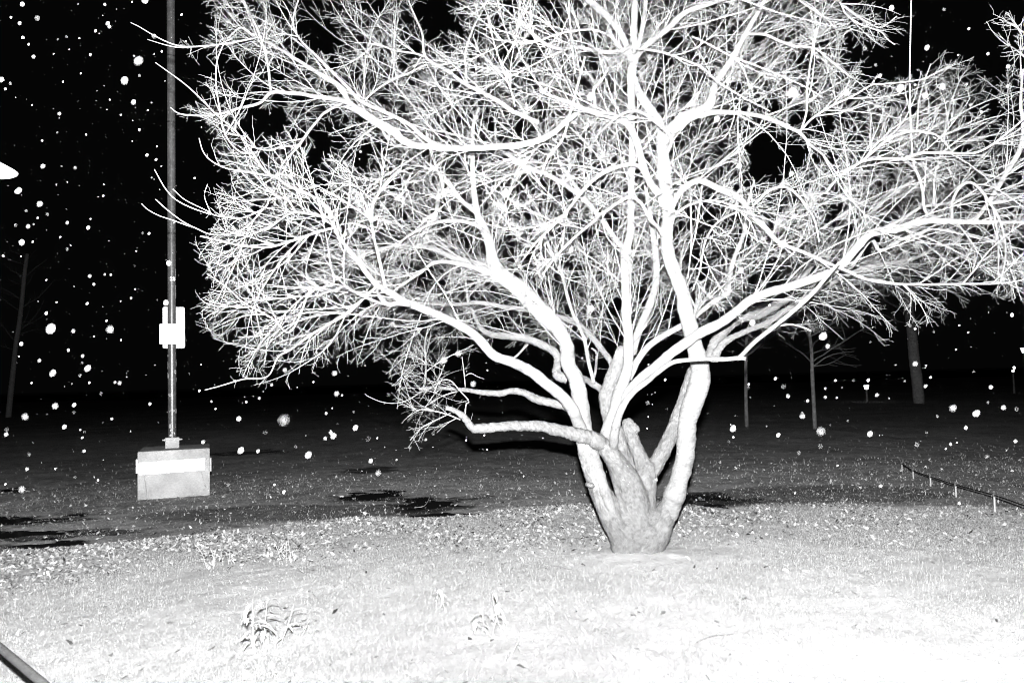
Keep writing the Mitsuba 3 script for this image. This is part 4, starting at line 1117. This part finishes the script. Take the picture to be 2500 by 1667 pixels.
# ------------------------------------------------------------------ falling snow
FLAKES = """54,11,13 91,45,14 48,57,9 27,43,7 56,92,10 82,139,9 4,195,12 25,204,9 13,218,8 162,90,7 194,94,5 233,76,9 263,58,10 267,66,10 256,12,7 354,0,20 338,149,21 304,197,18 340,185,8 327,137,6
326,250,12 376,133,6 395,126,7 376,89,13 145,278,8 103,344,6 105,406,11 150,406,6 184,410,9 268,244,5 295,281,5 340,317,7 359,379,9 381,390,7 394,406,6 383,358,5 197,180,5 154,200,6 131,132,5 210,329,5
323,345,4 370,251,5 361,270,5 70,109,6 45,466,19 97,498,14 116,523,10 38,550,9 69,553,10 82,548,7 53,592,17 80,590,7 164,544,8 215,556,11 147,579,6 164,608,8 64,515,7 138,451,6 221,535,5 8,625,7 51,626,5
219,674,9 229,694,7 256,670,7 213,741,9 330,706,5 320,728,7 113,765,11 124,803,28 269,804,19 179,808,10 295,830,6 348,569,7 364,570,8 333,613,5 93,736,5 138,738,6 412,643,16 405,739,17 52,839,12 251,749,5
230,821,5 96,880,9 167,855,8 202,869,8 200,886,8 214,899,19 195,916,9 129,911,19 218,934,8 281,933,7 292,935,10 247,961,10 181,988,13 181,1007,8 134,991,15 61,1017,16 16,1048,12 157,1042,14 15,1060,10
206,1054,8 201,1068,7 204,1101,9 71,1109,11 273,1022,8 77,935,6 175,937,5 695,903,11 573,930,9 817,911,13 948,964,10 822,961,13 835,965,7 601,981,8 633,972,7 526,998,6 583,1022,16 693,1026,28 648,1055,14
588,1099,20 630,1101,12 722,1090,10 753,1110,22 868,1044,17 814,1064,20 807,1055,10 794,1070,10 899,1071,15 921,1069,6 905,1125,14 923,1154,15 764,1157,9 693,1201,12 557,1182,10 670,1183,8 796,1009,8
863,1005,7 663,940,7 487,954,8 496,1079,11 968,1122,6 883,1150,6 1233,473,24 1212,674,24 1082,879,20 1119,863,15 1155,937,14 1400,941,20 1346,929,10 1357,944,9 1581,983,12 1624,927,8 1058,1058,11 1138,1074,6
1443,753,18 1394,611,16 1443,236,22 1750,290,18 1777,198,14 1935,226,26 2066,227,16 2111,119,12 2138,159,9 1921,308,14 1805,405,16 1932,424,12 2198,216,22 2301,212,15 2263,117,12 2305,24,10 2177,20,17
2258,234,16 2148,186,12 2365,71,7 2412,132,8 2461,163,10 2396,273,8 2370,256,10 2460,34,10 2339,135,6 2460,211,7 2009,821,24 2021,845,12 1837,788,18 1911,595,20 1809,660,16 1913,944,13 2221,794,10 2234,803,7
2234,888,13 2084,928,9 2120,928,10 2141,964,9 2124,1059,16 2238,1085,14 2260,942,9 2209,931,7 2327,996,17 2384,1009,20 2358,1044,11 2450,995,12 2412,982,8 2419,945,10 2377,907,8 2471,769,12 2482,998,11
2476,898,9 2479,1077,9 2321,1084,8 2336,1080,6 2309,1095,7 2272,921,8 2187,891,6 2334,853,6 2364,812,6 2342,794,6 2262,1056,8 2288,1016,8 1924,967,10 1959,1016,15 1790,1046,19 1900,1062,13 2004,1053,22
2003,1090,14 1780,1077,9 1828,938,8 1893,924,10 2015,948,7 2015,969,8 1972,978,8 2043,971,6 2070,1027,6 1758,1128,8 1804,1136,8 1796,1142,10 1708,1216,10 1950,1105,12 2045,1136,6 2150,1186,10 1941,1203,6
2260,1139,8 2342,1228,10 2260,1258,12 2457,1098,7 2409,1114,12 53,1194,16 66,1145,9 13,1181,8 205,1101,8 135,1144,7 183,1165,8 1174,1186,10 1367,1241,9 1434,1251,12 891,1252,11 1065,1145,6 1040,1073,7
1001,1092,10"""
ball = trimesh.creation.icosphere(2, 1.0)
ball_v, ball_f = np.array(ball.vertices), np.array(ball.faces)


def flake_mesh(c, r, seed):
    """A clump of snow: a lumpy, slightly drawn-out ball."""
    g = np.random.default_rng(seed)
    q = ball_v * (0.72 + 0.4 * (meshkit.noise(ball_v * 1.4 + g.uniform(0, 90, 3), 3) - 0.3)[:, None])
    stretch = np.eye(3) + 0.5 * np.outer(*[unit(np.array([0.55, g.normal() * 0.3, 0.85]))] * 2)
    return q @ stretch * r + c, ball_f


spots = [tuple(map(float, s.split(","))) for s in FLAKES.split()]
while len(spots) < 298:
    px, py = rng.uniform(0, 2500), rng.uniform(0, 1180)
    if 520 < px < 1700 and py < 900:
        continue
    spots.append((px, py, rng.uniform(4, 8)))
A = 2 * scene["camera"]["aperture_radius"]
for k, (px, py, s) in enumerate(spots):
    # big soft discs are small flakes close to the lens, out of focus; the farther ones are sharper
    share, soft = [(0.95, 0.42), (0.95, 0.42), (0.50, 0.80), (0.26, 0.9)][rng.integers(0, 3) if s > 15 else rng.integers(1, 4)]
    c = s * soft
    d = float(np.clip(1 / (c / F / A + 1 / 6.4), 0.5, 3.2))
    r = max(s * 0.92 - 0.85 * abs(1 / d - 1 / 6.4) * A * F, share * 0.45 * s) / 2 / F * d if share > 0.9 else share * s / 2 / F * d
    key = put("snowflake", flake_mesh(at(px, py, d), r, k), "snow", smooth=True)
    tag(key, "white snowflake drifting through the dark air", "snowflake", "falling snowflakes")
# the countless smaller flakes
m = 5200
d = 1.6 + 11 * rng.random(m) ** 0.8
px, py = rng.uniform(-150, 2650, m), rng.uniform(-150, 1250, m)
c = EYE + d[:, None] * (FWD + RIGHT * ((px - CX) / F)[:, None] - UP * ((py - CY) / F)[:, None])
ok = c[:, 2] > gz(c[:, 0], c[:, 1]) + 0.05
c, d = c[ok], d[ok]
o = np.array([[1, 0, 0], [-1, 0, 0], [0, 1, 0], [0, -1, 0], [0, 0, 1], [0, 0, -1.0]])
of = np.array([[0, 2, 4], [2, 1, 4], [1, 3, 4], [3, 0, 4], [2, 0, 5], [1, 2, 5], [3, 1, 5], [0, 3, 5]])
rad = rng.lognormal(math.log(0.00095), 0.5, len(c))
v = (c[:, None] + o[None] * rad[:, None, None] * rng.uniform(0.7, 1.3, (len(c), 6, 1))).reshape(-1, 3)
put("snowfall", (v, (of[None] + (np.arange(len(c)) * 6)[:, None, None]).reshape(-1, 3)), "snow")
tag("snowfall", "fine snow falling everywhere in the flash light", kind="stuff")
